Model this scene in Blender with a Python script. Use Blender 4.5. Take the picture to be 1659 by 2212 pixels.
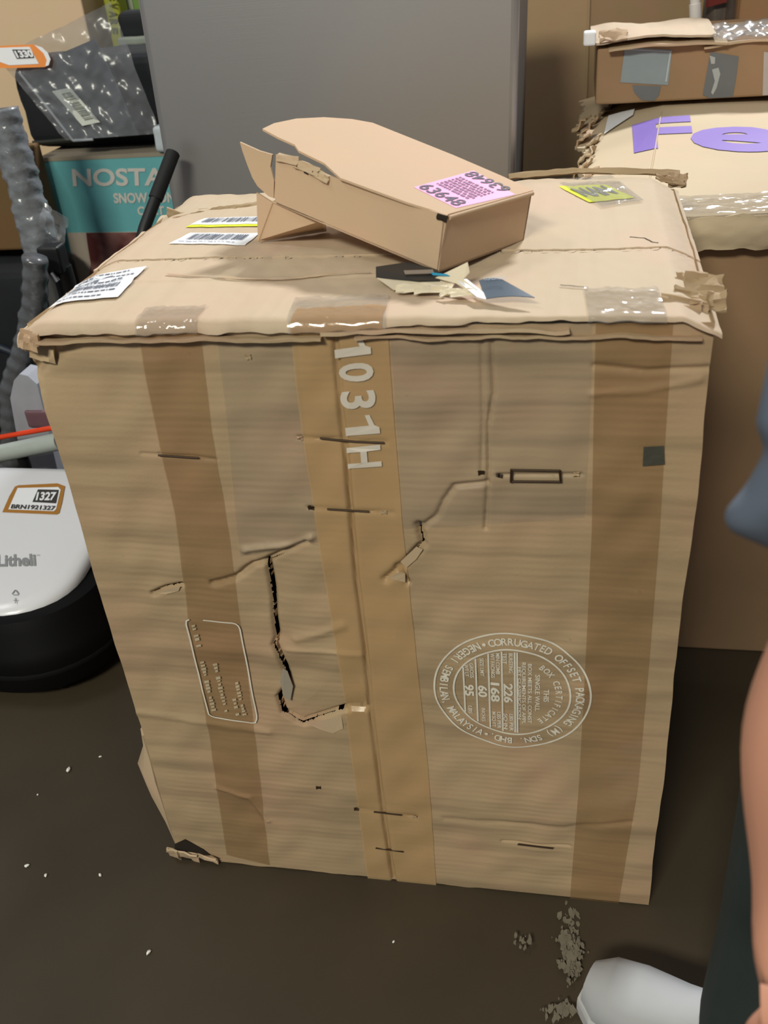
import bpy, bmesh, math, random
import numpy as np
from math import sin, cos, pi, radians
from mathutils import Vector, Matrix

for _o in list(bpy.data.objects): bpy.data.objects.remove(_o)
SC = bpy.context.scene
COL = SC.collection
rng = np.random.RandomState(7)
random.seed(7)

# ---------------------------------------------------------------- camera
IW, IH = 1659, 2212
FPX = 2042.6
CAM = np.array([.5199, -.7864, 1.1042])
PITCH, ROLL, YAW = .565, -.0937, -.2236
_g = np.array([sin(YAW)*cos(PITCH), cos(YAW)*cos(PITCH), -sin(PITCH)])
_a = np.array([cos(YAW), -sin(YAW), 0.]); _u = np.cross(_a, _g)
AX = cos(ROLL)*_a + sin(ROLL)*_u
UX = -sin(ROLL)*_a + cos(ROLL)*_u
GX = _g
cd = bpy.data.cameras.new('camera'); cam = bpy.data.objects.new('camera', cd); COL.objects.link(cam)
cd.sensor_fit = 'HORIZONTAL'; cd.sensor_width = 36.0; cd.lens = FPX/IW*36.0
cd.clip_start = .02; cd.clip_end = 60
cd.dof.use_dof = True; cd.dof.focus_distance = 1.22; cd.dof.aperture_fstop = 11.5
cam.matrix_world = Matrix(((AX[0], UX[0], -GX[0], CAM[0]), (AX[1], UX[1], -GX[1], CAM[1]), (AX[2], UX[2], -GX[2], CAM[2]), (0, 0, 0, 1)))
SC.camera = cam

# ---------------------------------------------------------------- world, lamps, exposure
wd = bpy.data.worlds.new('hall_light'); SC.world = wd; wd.use_nodes = True
wd.node_tree.nodes['Background'].inputs['Color'].default_value = (.86, .90, 1.0, 1)
wd.node_tree.nodes['Background'].inputs['Strength'].default_value = .20
def area(name, loc, target, size, power, colr):
    l = bpy.data.lights.new(name, 'AREA'); l.shape = 'RECTANGLE'; l.size = size[0]; l.size_y = size[1]
    l.energy = power; l.color = colr
    o = bpy.data.objects.new(name, l); COL.objects.link(o); o.location = loc
    o.rotation_euler = (Vector(target)-Vector(loc)).to_track_quat('-Z', 'Y').to_euler()
    return o
area('ceiling_lamp_back', (1.9, 4.6, 5.2), (.3, .3, .8), (.9, .5), 385, (.97, .985, 1.0))
area('ceiling_lamp_front', (-1.0, -5.2, 5.0), (.4, .3, .5), (1.8, .8), 305, (.98, .95, .80))
area('ceiling_lamp_left', (-2.6, .2, 4.6), (-.2, .6, .6), (1.2, .5), 30, (1.0, .97, .94))
SC.view_settings.view_transform = 'Standard'; SC.view_settings.look = 'None'
SC.view_settings.gamma = 1.0; SC.view_settings.exposure = .2; SC.view_settings.use_curve_mapping = False

# ---------------------------------------------------------------- photo geometry helpers
def ray(x, y): return GX + AX*(x-IW/2)/FPX - UX*(y-IH/2)/FPX
def onz(x, y, z): d = ray(x, y); return CAM + d*(z-CAM[2])/d[2]
def ony(x, y, Y): d = ray(x, y); return CAM + d*(Y-CAM[1])/d[1]
def atd(x, y, z): return CAM + ray(x, y)*z
def onp(x, y, P0, n): d = ray(x, y); return CAM + d*(np.dot(np.array(P0)-CAM, n)/np.dot(d, n))
def V(*a): return np.array(a, float)

# ---------------------------------------------------------------- materials
MATS = {}
def nodes(name):
    m = bpy.data.materials.new(name); m.use_nodes = True
    nt = m.node_tree; b = nt.nodes['Principled BSDF']; MATS[name] = m
    return m, nt, b
def rgb(h):
    h = h.lstrip('#'); c = [int(h[i:i+2], 16)/255 for i in (0, 2, 4)]
    return tuple(((v+.055)/1.055)**2.4 if v > .04045 else v/12.92 for v in c)
def plain(name, c, rough=.6, metal=0., spec=.4, noise=.12, scale=30, bump=0., coat=0.):
    if name in MATS: return MATS[name]
    m, nt, b = nodes(name)
    c = rgb(c) if isinstance(c, str) else c
    N, L = nt.nodes, nt.links
    tc = N.new('ShaderNodeTexCoord'); tx = N.new('ShaderNodeTexNoise'); tx.inputs['Scale'].default_value = scale; tx.inputs['Detail'].default_value = 5
    L.new(tc.outputs['Object'], tx.inputs['Vector'])
    mx = N.new('ShaderNodeMix'); mx.data_type = 'RGBA'
    mx.inputs[6].default_value = (*[v*(1-noise) for v in c], 1); mx.inputs[7].default_value = (*[min(1, v*(1+noise)) for v in c], 1)
    L.new(tx.outputs['Fac'], mx.inputs[0]); L.new(mx.outputs[2], b.inputs['Base Color'])
    b.inputs['Roughness'].default_value = rough; b.inputs['Metallic'].default_value = metal
    b.inputs['Specular IOR Level'].default_value = spec; b.inputs['Coat Weight'].default_value = coat
    if bump:
        bp = N.new('ShaderNodeBump'); bp.inputs['Strength'].default_value = bump; bp.inputs['Distance'].default_value = .004
        L.new(tx.outputs['Fac'], bp.inputs['Height']); L.new(bp.outputs['Normal'], b.inputs['Normal'])
    return m
def card(name, c, dark=.82, flute=None, period=.009, amount=.18, rough=.75, pink=.10, spots=True):
    """corrugated board: blotchy kraft colour, fibres, optional flute lines across one axis"""
    if name in MATS: return MATS[name]
    m, nt, b = nodes(name); N, L = nt.nodes, nt.links
    c = rgb(c) if isinstance(c, str) else c
    tc = N.new('ShaderNodeTexCoord')
    def noise(s, d=4, vec=None):
        t = N.new('ShaderNodeTexNoise'); t.inputs['Scale'].default_value = s; t.inputs['Detail'].default_value = d
        L.new(vec or tc.outputs['Object'], t.inputs['Vector']); return t.outputs['Fac']
    def ramp(f, lo, hi):
        r = N.new('ShaderNodeMapRange'); r.inputs[1].default_value = lo; r.inputs[2].default_value = hi; L.new(f, r.inputs[0]); return r.outputs[0]
    def mix(f, A, B):
        x = N.new('ShaderNodeMix'); x.data_type = 'RGBA'
        if isinstance(f, (int, float)): x.inputs[0].default_value = f
        else: L.new(f, x.inputs[0])
        for k, q in ((6, A), (7, B)):
            if isinstance(q, tuple): x.inputs[k].default_value = (*q[:3], 1)
            else: L.new(q, x.inputs[k])
        return x.outputs[2]
    base = mix(ramp(noise(5), .35, .65), tuple(v*dark for v in c), c)
    base = mix(ramp(noise(9), .45, .7), base, (c[0]*1.02, c[1]*(1-pink), c[2]*(1-.3*pink)))
    hgt = noise(260, 3)
    if flute:
        mp = N.new('ShaderNodeMapping')
        sc = [3., 3., 3.]; sc['xyz'.index(flute)] = 1/period*.5
        mp.inputs['Scale'].default_value = sc; L.new(tc.outputs['Object'], mp.inputs['Vector'])
        fl = ramp(noise(1.0, 3, mp.outputs['Vector']), .46, .72)
        mu = N.new('ShaderNodeMath'); mu.operation = 'MULTIPLY'; mu.inputs[1].default_value = amount; L.new(fl, mu.inputs[0])
        base = mix(mu.outputs[0], base, tuple(v*.45 for v in c))
    if spots:
        mu = N.new('ShaderNodeMath'); mu.operation = 'MULTIPLY'; mu.inputs[1].default_value = .5
        L.new(ramp(noise(70, 2), .74, .8), mu.inputs[0]); base = mix(mu.outputs[0], base, tuple(v*.5 for v in c))
    L.new(base, b.inputs['Base Color']); b.inputs['Roughness'].default_value = rough; b.inputs['Specular IOR Level'].default_value = .25
    bp = N.new('ShaderNodeBump'); bp.inputs['Strength'].default_value = .25; bp.inputs['Distance'].default_value = .0008
    L.new(hgt, bp.inputs['Height']); L.new(bp.outputs['Normal'], b.inputs['Normal'])
    return m
def film(name, tint, alpha, rough=.12, bump=.4, scale=60, stretch=(1, 1, 1), bodycol=None, gloss=.03):
    """clear or tinted plastic film: tinted see-through plus a glossy coat"""
    if name in MATS: return MATS[name]
    m, nt, b = nodes(name); N, L = nt.nodes, nt.links
    out = N['Material Output']
    tr = N.new('ShaderNodeBsdfTransparent'); tr.inputs['Color'].default_value = (*tint, 1)
    b.inputs['Base Color'].default_value = (*(bodycol or tint), 1); b.inputs['Roughness'].default_value = rough; b.inputs['Specular IOR Level'].default_value = .6
    tc = N.new('ShaderNodeTexCoord'); mp = N.new('ShaderNodeMapping'); mp.inputs['Scale'].default_value = stretch
    tx = N.new('ShaderNodeTexNoise'); tx.inputs['Scale'].default_value = scale; tx.inputs['Detail'].default_value = 3
    L.new(tc.outputs['Object'], mp.inputs['Vector']); L.new(mp.outputs['Vector'], tx.inputs['Vector'])
    bp = N.new('ShaderNodeBump'); bp.inputs['Strength'].default_value = bump; bp.inputs['Distance'].default_value = .01
    L.new(tx.outputs['Fac'], bp.inputs['Height']); L.new(bp.outputs['Normal'], b.inputs['Normal'])
    mx = N.new('ShaderNodeMixShader'); mx.inputs[0].default_value = alpha
    b.inputs['Specular IOR Level'].default_value = 0
    L.new(tr.outputs[0], mx.inputs[1]); L.new(b.outputs[0], mx.inputs[2])
    gl = N.new('ShaderNodeBsdfGlossy'); gl.inputs['Roughness'].default_value = rough; L.new(bp.outputs['Normal'], gl.inputs['Normal'])
    lw = N.new('ShaderNodeLayerWeight'); lw.inputs['Blend'].default_value = .5
    p5 = N.new('ShaderNodeMath'); p5.operation = 'POWER'; p5.inputs[1].default_value = 4.; L.new(lw.outputs['Facing'], p5.inputs[0])
    ma = N.new('ShaderNodeMath'); ma.operation = 'MULTIPLY_ADD'; ma.inputs[1].default_value = .45; ma.inputs[2].default_value = gloss; L.new(p5.outputs[0], ma.inputs[0])
    m2 = N.new('ShaderNodeMixShader'); L.new(ma.outputs[0], m2.inputs[0]); L.new(mx.outputs[0], m2.inputs[1]); L.new(gl.outputs[0], m2.inputs[2])
    L.new(m2.outputs[0], out.inputs['Surface'])
    return m

# ---------------------------------------------------------------- mesh helpers
def base_of(p): return np.array(p['_b']) if p is not None and '_b' in p else V(0, 0, 0)
BASES = {}
def thing(name, label, cat, base=(0, 0, 0), group=None):
    o = bpy.data.objects.new(name, None); COL.objects.link(o); o.location = base; o.empty_display_size = .05
    o['label'] = label; o['category'] = cat
    if group: o['group'] = group
    BASES[o.name] = V(*base); return o
def tag(o, label=None, cat=None, group=None, kind=None):
    for k, v in (('label', label), ('category', cat), ('group', group), ('kind', kind)):
        if v: o[k] = v
    return o
def mk(name, verts, faces, m, parent=None, smooth=False, origin=None):
    """one mesh object from world-space points"""
    verts = np.asarray(verts, float).reshape(-1, 3)
    b = BASES.get(parent.name, V(0, 0, 0)) if parent is not None else V(0, 0, 0)
    if origin is None: origin = b if parent is not None else V(*verts.mean(0)[:2], verts[:, 2].min())
    me = bpy.data.meshes.new(name); me.from_pydata([tuple(v) for v in verts-origin], [], [tuple(int(i) for i in f) for f in faces]); me.update()
    if m is not None: me.materials.append(m)
    if smooth: me.polygons.foreach_set('use_smooth', [True]*len(me.polygons))
    o = bpy.data.objects.new(name, me); COL.objects.link(o)
    if parent is not None: o.parent = parent
    o.location = origin-b
    BASES[o.name] = V(*origin)
    return o
def grid_faces(n, m, off=0, flip=False):
    i, j = np.meshgrid(np.arange(n-1), np.arange(m-1), indexing='ij'); a = (i*m+j).ravel()+off
    q = np.stack([a, a+m, a+m+1, a+1], 1)
    return q[:, ::-1] if flip else q
def sheet_vf(P, t=.002):
    """grid of points -> solid sheet (points are the outer face; thickness goes against du x dv)"""
    P = np.asarray(P, float); n, m = P.shape[:2]
    du = np.gradient(P, axis=0); dv = np.gradient(P, axis=1)
    nn = np.cross(du, dv); nn /= np.linalg.norm(nn, axis=2, keepdims=True)+1e-12
    Q = P-nn*t
    v = np.concatenate([P.reshape(-1, 3), Q.reshape(-1, 3)]); k = n*m
    f = [*map(tuple, grid_faces(n, m)), *map(tuple, grid_faces(n, m, k, True))]
    def rim(ids):
        for a, b in zip(ids[:-1], ids[1:]): f.append((a, b, b+k, a+k))
    rim([j for j in range(m)]); rim([(n-1)*m+j for j in range(m)][::-1])
    rim([i*m for i in range(n)][::-1]); rim([i*m+m-1 for i in range(n)])
    return v, f
def sheet(name, P, m, parent=None, t=.002, smooth=True):
    v, f = sheet_vf(P, t); o = mk(name, v, f, m, parent, smooth)
    if smooth: sharp(o)
    return o
def sharp(o, ang=40):
    me = o.data
    try: me.set_sharp_from_angle(angle=radians(ang))
    except Exception: pass
def bilerp(c, n, m):
    c = [np.array(q, float) for q in c]; a = np.linspace(0, 1, n)[:, None, None]; b = np.linspace(0, 1, m)[None, :, None]
    return (1-a)*(1-b)*c[0]+a*(1-b)*c[1]+a*b*c[2]+(1-a)*b*c[3]
def poly_solid(name, pts, m, parent=None, t=.002, nrm=None):
    """flat outline with thickness (thickness along -normal)"""
    P = np.asarray(pts, float)
    if nrm is None:
        nrm = np.zeros(3)
        for i in range(len(P)): nrm += np.cross(P[i], P[(i+1) % len(P)])
    nrm = np.array(nrm)/np.linalg.norm(nrm)
    n = len(P); v = np.concatenate([P, P-nrm*t]); f = [tuple(range(n)), tuple(range(2*n-1, n-1, -1))]
    f += [(i, i+n, (i+1) % n+n, (i+1) % n) for i in range(n)]
    return mk(name, v, f, m, parent)
def cub(lo, hi, bev=0., seg=2):
    bm = bmesh.new(); bmesh.ops.create_cube(bm, size=1)
    lo = np.array(lo, float); hi = np.array(hi, float)
    for v in bm.verts: v.co = Vector((lo+hi)/2+np.array(v.co)*(hi-lo))
    if bev: bmesh.ops.bevel(bm, geom=bm.edges[:], offset=bev, segments=seg, affect='EDGES', profile=.5)
    v = np.array([x.co[:] for x in bm.verts]); bm.verts.index_update()
    f = [[w.index for w in q.verts] for q in bm.faces]; bm.free(); return v, f
def box(name, lo, hi, m, parent=None, bev=0., rot=None, seg=2):
    v, f = cub(lo, hi, bev, seg)
    if rot is not None:
        c = (np.array(lo)+np.array(hi))/2; c[2] = lo[2]
        R = np.array(Matrix.Rotation(rot[0], 3, rot[1])); v = (v-c)@R.T+c
    return mk(name, v, f, m, parent)
def tube_vf(path, r, k=12, cap=True):
    path = np.asarray(path, float); n = len(path); r = np.broadcast_to(np.asarray(r, float), (n,))
    t = np.gradient(path, axis=0); t /= np.linalg.norm(t, axis=1, keepdims=True)
    up = V(0, 0, 1) if abs(t[0][2]) < .9 else V(1, 0, 0)
    vs = []
    for i in range(n):
        s = np.cross(t[i], up); s /= np.linalg.norm(s); w = np.cross(s, t[i]); up = w
        a = np.arange(k)*2*pi/k
        vs.append(path[i]+r[i]*(np.cos(a)[:, None]*s+np.sin(a)[:, None]*w))
    f = []
    for i in range(n-1):
        for j in range(k): f.append((i*k+j, i*k+(j+1) % k, (i+1)*k+(j+1) % k, (i+1)*k+j))
    if cap: f += [tuple(range(k))[::-1], tuple((n-1)*k+j for j in range(k))]
    return np.concatenate(vs), f
def tube(name, path, r, m, parent=None, k=12):
    v, f = tube_vf(path, r, k); o = mk(name, v, f, m, parent, True); sharp(o, 50); return o
def interp(pts, n):
    pts = np.asarray(pts, float); d = np.r_[0, np.cumsum(np.linalg.norm(np.diff(pts, axis=0), axis=1))]
    s = np.linspace(0, d[-1], n); return np.stack([np.interp(s, d, pts[:, k]) for k in range(pts.shape[1])], 1)
def wob(x, y, seed, scale, octv=3):
    """smooth pseudo-noise, about -1..1"""
    r = np.random.RandomState(seed); x = np.asarray(x, float); y = np.asarray(y, float); out = 0; amp = 1.
    for o in range(octv):
        s = 0
        for _ in range(5):
            a = r.uniform(0, 2*pi); k = r.uniform(.6, 1.4)*2**o/scale*2*pi; s = s+np.sin(k*(x*cos(a)+y*sin(a))+r.uniform(0, 6.3))
        out = out+amp*s/3.2; amp *= .5
    return out/1.75
TXT = {}
def text2d(s, w=0., spacing=1.0):
    """glyph outlines of the built-in face as a flat mesh: verts (n,2) in units of cap height, faces; w thickens the strokes"""
    key = (s, w, spacing)
    if key in TXT: return TXT[key]
    if s == '1' and w == .02:
        return np.array([(.22, 0), (.40, 0), (.40, 1), (.27, 1), (.22, .86), (.0, .74), (.0, .60), (.22, .70)]), [list(range(8))]
    c = bpy.data.curves.new('t', 'FONT'); c.body = s; c.space_character = spacing; c.resolution_u = 4; c.offset = w*.729
    o = bpy.data.objects.new('t', c); COL.objects.link(o)
    bpy.context.view_layer.update()
    me = bpy.data.meshes.new_from_object(o.evaluated_get(bpy.context.evaluated_depsgraph_get()))
    v = np.array([q.co[:2] for q in me.vertices]).reshape(-1, 2); f = [list(p.vertices) for p in me.polygons]
    bpy.data.objects.remove(o); bpy.data.curves.remove(c); bpy.data.meshes.remove(me)
    if len(v): v = v-np.array([v[:, 0].min(), 0]); v = v/.729
    TXT[key] = (v, f); return v, f
def text_on(name, s, O, X, Y, m, parent, off=.0006, w=0., fit=True, spacing=1.):
    """lettering laid on a flat surface: O lower-left, X full-width vector, Y cap-height vector"""
    v, f = text2d(s, w, spacing); O, X, Y = map(np.array, (O, X, Y))
    ww = v[:, 0].max()
    n = np.cross(X, Y); n = n/np.linalg.norm(n)
    P = O+v[:, :1]/ww*X+v[:, 1:]*Y+n*off
    return mk(name, P, f, m, parent)
def rects_on(name, rects, O, X, Y, m, parent, off=.0005):
    """set of small printed bars in label space (u0,v0,u1,v1)"""
    O, X, Y = map(np.array, (O, X, Y)); n = np.cross(X, Y); n = n/np.linalg.norm(n)
    v, f = [], []
    for (a, b, c, d) in rects:
        k = len(v)
        for (p, q) in ((a, b), (c, b), (c, d), (a, d)): v.append(O+X*p+Y*q+n*off)
        f.append((k, k+1, k+2, k+3))
    return mk(name, v, f, m, parent)
def barcode(u0, u1, v0, v1, n, seed):
    r = np.random.RandomState(seed); out = []; x = u0
    st = (u1-u0)/n
    while x < u1-st:
        w = st*r.choice([.35, .6, 1.]); out.append((x, v0, min(x+w, u1), v1)); x += w+st*r.choice([.35, .6, .9])
    return out
def crumple(name, C, X, Y, m, parent, amp=.01, n=7, seed=0, t=.0025):
    """torn scrap of board: a small buckled sheet with ragged outline"""
    r = np.random.RandomState(seed); C, X, Y = map(np.array, (C, X, Y))
    a = np.linspace(-.5, .5, n); P = C+a[:, None, None]*X+a[None, :, None]*Y
    P = P+r.normal(0, 1, (n, n, 3))*amp*.09
    N = np.cross(X, Y); N = N/np.linalg.norm(N)
    gx, gy = np.meshgrid(a, a, indexing='ij')
    P = P+N*(amp*wob(gx, gy, seed+5, .6, 2))[..., None]
    return sheet(name, P, m, parent, t, smooth=True)

# ---------------------------------------------------------------- shared materials
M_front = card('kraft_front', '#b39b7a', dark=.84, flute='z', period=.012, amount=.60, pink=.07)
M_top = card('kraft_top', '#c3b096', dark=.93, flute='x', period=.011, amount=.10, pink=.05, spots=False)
M_edge = card('kraft_torn_edge', '#b39c7c', dark=.8, spots=False)
M_pale = card('kraft_pale_inside', '#c0a98a', dark=.9, spots=False)
M_small = card('kraft_mailer', '#c4a98b', dark=.96, amount=.03, pink=.03, spots=False)
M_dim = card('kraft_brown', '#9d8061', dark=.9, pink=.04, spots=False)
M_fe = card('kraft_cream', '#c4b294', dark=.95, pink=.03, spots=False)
M_tapeB = film('brown_packing_tape', (.985, .945, .87), .34, .30, .10, 30, bodycol=rgb('#d8b98c'))
M_tapeS = film('amber_clear_tape', (.98, .96, .93), .12, .22, .15, 25, bodycol=rgb('#a5855c'))
M_clear = film('clear_tape', (.97, .965, .95), .10, .09, .55, 24, (.6, 1.8, 1), bodycol=(.60, .57, .52), gloss=.05)
M_wrap = film('clear_plastic_wrap', (.93, .94, .95), .16, .16, .14, 12, bodycol=(.45, .46, .48), gloss=.06)
M_white_print = plain('white_ink', '#d9d3c4', .8, noise=.1, scale=200)
M_label = plain('white_label_paper', '#eceef2', .45, noise=.02)
M_yellow = plain('yellow_label_paper', '#d9e02a', .4, noise=.05)
M_pink = plain('pink_label_paper', '#eaa9d2', .45, noise=.03)
M_ink = plain('black_ink', '#3a3836', .7, noise=.1)
M_greyink = plain('grey_ink', '#6f7480', .6, noise=.1)
M_black = plain('black_plastic', '#141517', .45, noise=.15)
M_blackcloth = plain('black_nylon', '#14171c', .75, noise=.25, scale=18, bump=.3)
M_staple = plain('rusty_staple_wire', '#3b2a1a', .6, .3, noise=.2, scale=120)
M_dark = plain('gap_shade_brown', '#241b12', .9)  # dark brown painted in for shade inside gaps and holes

# ================================================================ SETTING
def floor_mat():
    m, nt, b = nodes('polished_dark_concrete'); N, L = nt.nodes, nt.links
    tc = N.new('ShaderNodeTexCoord')
    a = N.new('ShaderNodeTexNoise'); a.inputs['Scale'].default_value = 2.2; a.inputs['Detail'].default_value = 8; L.new(tc.outputs['Object'], a.inputs['Vector'])
    r = N.new('ShaderNodeValToRGB'); r.color_ramp.elements[0].position = .32; r.color_ramp.elements[1].position = .7
    r.color_ramp.elements[0].color = (*rgb('#352e23'), 1); r.color_ramp.elements[1].color = (*rgb('#463d2f'), 1)
    L.new(a.outputs['Fac'], r.inputs[0]); L.new(r.outputs[0], b.inputs['Base Color'])
    c = N.new('ShaderNodeTexNoise'); c.inputs['Scale'].default_value = 60; c.inputs['Detail'].default_value = 4; L.new(tc.outputs['Object'], c.inputs['Vector'])
    mr = N.new('ShaderNodeMapRange'); mr.inputs[3].default_value = .46; mr.inputs[4].default_value = .54; L.new(c.outputs['Fac'], mr.inputs[0]); L.new(mr.outputs[0], b.inputs['Roughness'])
    b.inputs['Specular IOR Level'].default_value = .3
    return m
fl = mk('floor', [(-4, -4, 0), (5, -4, 0), (5, 5.5, 0), (-4, 5.5, 0), (-4, -4, -.1), (5, -4, -.1), (5, 5.5, -.1), (-4, 5.5, -.1)],
        [(0, 1, 2, 3), (7, 6, 5, 4), (0, 4, 5, 1), (1, 5, 6, 2), (2, 6, 7, 3), (3, 7, 4, 0)], floor_mat(), origin=V(0, 0, 0))
tag(fl, 'dark brown polished concrete warehouse floor', kind='structure')
wl = mk('wall_back', [(-4, 5.5, 0), (5, 5.5, 0), (5, 5.5, 4.6), (-4, 5.5, 4.6), (-4, 5.6, 0), (5, 5.6, 0), (5, 5.6, 4.6), (-4, 5.6, 4.6)],
        [(0, 1, 2, 3), (7, 6, 5, 4), (0, 4, 5, 1), (1, 5, 6, 2), (2, 6, 7, 3), (3, 7, 4, 0)], plain('painted_wall', '#8d857a', .8), origin=V(0, 5.5, 0))
tag(wl, 'grey painted warehouse wall', kind='structure')
# worn flecks of a painted line on the floor
def flecks(spots, seed, z=.0006):
    r = np.random.RandomState(seed); v, f = [], []
    for (px, py, rx, ry, cnt) in spots:
        for _ in range(cnt*3):
            q = onz(px+r.normal(0, rx), py+r.normal(0, ry), z); k = len(v); n = 7; R = abs(r.normal(0, .0022))+.0008
            for i in range(n):
                a = i*2*pi/n; rr = R*r.uniform(.4, 1.2); v.append(q+V(cos(a)*rr*.8, sin(a)*rr*1.6, len(f)*3e-5))
            f.append(tuple(range(k, k+n)))
    return v, f
v, f = flecks([(1230, 1985, 9, 14, 14), (1228, 2030, 12, 12, 18), (1237, 2065, 12, 22, 45), (1235, 2105, 8, 14, 8), (1210, 2190, 20, 10, 14), (1130, 2040, 16, 10, 5)], 3)
pm = mk('paint_fleck', v, f, plain('worn_white_paint', '#6f6859', .7, noise=.4, scale=90), fl); tag(pm, 'worn white paint flecks', kind='stuff')
M_foam = plain('white_foam', '#e8e6dc', .7)
for k, (px, py, rr) in enumerate([(148, 1663, 7), (216, 1634, 4), (58, 1870, 6), (99, 1890, 5), (216, 1890, 4), (321, 2056, 6), (81, 1716, 3), (850, 2033, 3)]):
    q = onz(px, py, .002); s = rr*.00050
    bm = bmesh.new(); bmesh.ops.create_icosphere(bm, subdivisions=1, radius=1)
    vv = np.array([x.co[:] for x in bm.verts]); bm.verts.index_update(); ff = [[w.index for w in x.verts] for x in bm.faces]; bm.free()
    r = np.random.RandomState(k); vv = vv*r.uniform(.7, 1.2, (len(vv), 1))*V(1.5*s, s, .8*s)
    an = r.uniform(0, 3); vv = vv@np.array(Matrix.Rotation(an, 3, 'Z')).T
    vv[:, 2] -= vv[:, 2].min()
    o = mk('foam_crumb', vv+V(q[0], q[1], .0), ff, M_foam)
    tag(o, ['elongated white foam crumb on the floor, nearest the black mower base', 'small white foam crumb on the floor between the mower and the carton edge', 'oval white foam crumb at the far left of the open floor',
            'round white foam crumb just right of the oval one', 'tiny white foam speck left of the torn lower carton corner', 'brightest white foam crumb on open floor below the torn carton corner',
            'faint white foam speck below the elongated crumb near the mower', 'lone foam speck on the floor in front of the brown tape strip'][k], 'crumb', 'foam crumbs scattered on the floor')

# ================================================================ BIG DAMAGED CARTON
BW, BD, BH = .640, .430, .800
bigc = thing('shipping_carton', 'large battered brown shipping carton with taped and torn front panel', 'carton', (.32, .215, 0))
def fpx(pts): return np.array([ony(x, y, 0)[[0, 2]] for x, y in pts])
GROOVES = [  # polyline in the photograph, width (m), depth (m)
    ([(578, 1212), (585, 1250), (590, 1290), (593, 1335), (598, 1375), (592, 1392), (605, 1420), (618, 1450), (620, 1480), (602, 1503), (612, 1538), (640, 1556), (656, 1562), (690, 1550), (722, 1540), (760, 1528), (795, 1530)], .0030, .0055),
    ([(330, 1284), (360, 1270), (392, 1264)], .003, .006),
    ([(460, 1260), (510, 1245), (550, 1216), (578, 1209), (615, 1190), (660, 1170)], .0035, .006),
    ([(530, 1186), (580, 1178), (640, 1176), (672, 1160)], .004, -.004),
    ([(906, 1132), (914, 1172), (893, 1195), (862, 1225), (832, 1250)], .004, .006),
    ([(860, 1222), (880, 1258)], .003, .006),
    ([(1062, 725), (1066, 850), (1054, 920), (1056, 1010), (1049, 1140)], .0022, .003),
    ([(1040, 725), (1043, 900), (1040, 1020)], .002, .0018),
    ([(1050, 1042), (982, 1050), (960, 1080), (945, 1112), (908, 1140)], .003, .0035),
    ([(722, 705), (736, 880), (750, 1000), (760, 1120), (772, 1260), (790, 1400), (801, 1530), (816, 1650), (829, 1760), (843, 1850), (856, 1932)], .0026, .007),
    ([(306, 980), (350, 980), (432, 988), (465, 992)], .0022, .0015),
    ([(1075, 1026), (1255, 1028)], .002, .002),
    ([(645, 945), (835, 955)], .0022, .0015),
    ([(665, 1096), (850, 1106)], .0022, .0015),
    ([(770, 1748), (900, 1766)], .0022, .002),
    ([(1085, 1820), (1230, 1832)], .002, .002),
    ([(300, 1540), (480, 1566), (580, 1580)], .006, -.002),
    ([(1285, 790), (1400, 800), (1530, 795)], .003, .0025),
    ([(1280, 850), (1400, 842), (1510, 820)], .004, -.0015),
    ([(740, 1350), (700, 1365), (640, 1380)], .006, -.0025),
    ([(620, 1405), (780, 1412)], .004, -.0015),
    ([(960, 1770), (1220, 1790), (1360, 1775)], .004, .0015),
    ([(470, 1700), (540, 1720), (580, 1770)], .004, -.0025),
    ([(75, 800), (120, 770), (150, 735)], .005, .005),
    ([(80, 870), (75, 800), (95, 760)], .006, .004),
]
GR = [(fpx(p), w, d) for p, w, d in GROOVES]
PANEL = fpx([(582, 1212), (665, 1172), (745, 1200), (760, 1400), (795, 1528), (722, 1538), (656, 1558), (615, 1540), (603, 1505), (622, 1480), (618, 1450), (600, 1400)])
def seg_dist(X, Z, pl):
    d = np.full(X.shape, 9.)
    for a, b in zip(pl[:-1], pl[1:]):
        ab = b-a; t = np.clip(((X-a[0])*ab[0]+(Z-a[1])*ab[1])/(ab@ab+1e-12), 0, 1)
        d = np.minimum(d, np.hypot(X-a[0]-t*ab[0], Z-a[1]-t*ab[1]))
    return d
def in_poly(X, Z, pl):
    ins = np.zeros(X.shape, bool); n = len(pl)
    for i in range(n):
        a, b = pl[i], pl[(i+1) % n]
        c = ((a[1] > Z) != (b[1] > Z)) & (X < (b[0]-a[0])*(Z-a[1])/(b[1]-a[1]+1e-12)+a[0]); ins ^= c
    return ins
def front_out(X, Z, fine=True):
    """how far the front panel stands out of the plane y = 0 (towards the viewer)"""
    X = np.asarray(X, float); Z = np.asarray(Z, float)
    edge = np.clip(np.minimum(np.minimum(X, BW-X), np.minimum(Z, BH-Z))/.04, 0, 1)
    D = .0025*wob(X, Z, 3, .35, 3)*edge+.0018*wob(X, Z, 8, .07, 2)*edge
    D = D+.00014*np.sin(2*pi*(Z+.002*wob(X, Z, 4, .5, 1))/.0085)*(.5+.5*wob(X, Z, 21, .12, 2))*edge
    if fine:
        jag = .0009*wob(X, Z, 31, .022, 3)
        for pl, w, d in GR:
            q = np.abs(seg_dist(X, Z, pl)+jag*(w > .003)); D = D-d*np.exp(-(q/w)**2)
        q = seg_dist(X, Z, GR[0][0]); ins = in_poly(X, Z, PANEL)
        D = np.where(ins, D-.006*np.exp(-q/.018), D+.0015*np.exp(-q/.02))
    # crushed upper left corner
    D = D-.014*np.exp(-((X-.0)**2/.05**2+(Z-.80)**2/.04**2))
    return D
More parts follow.
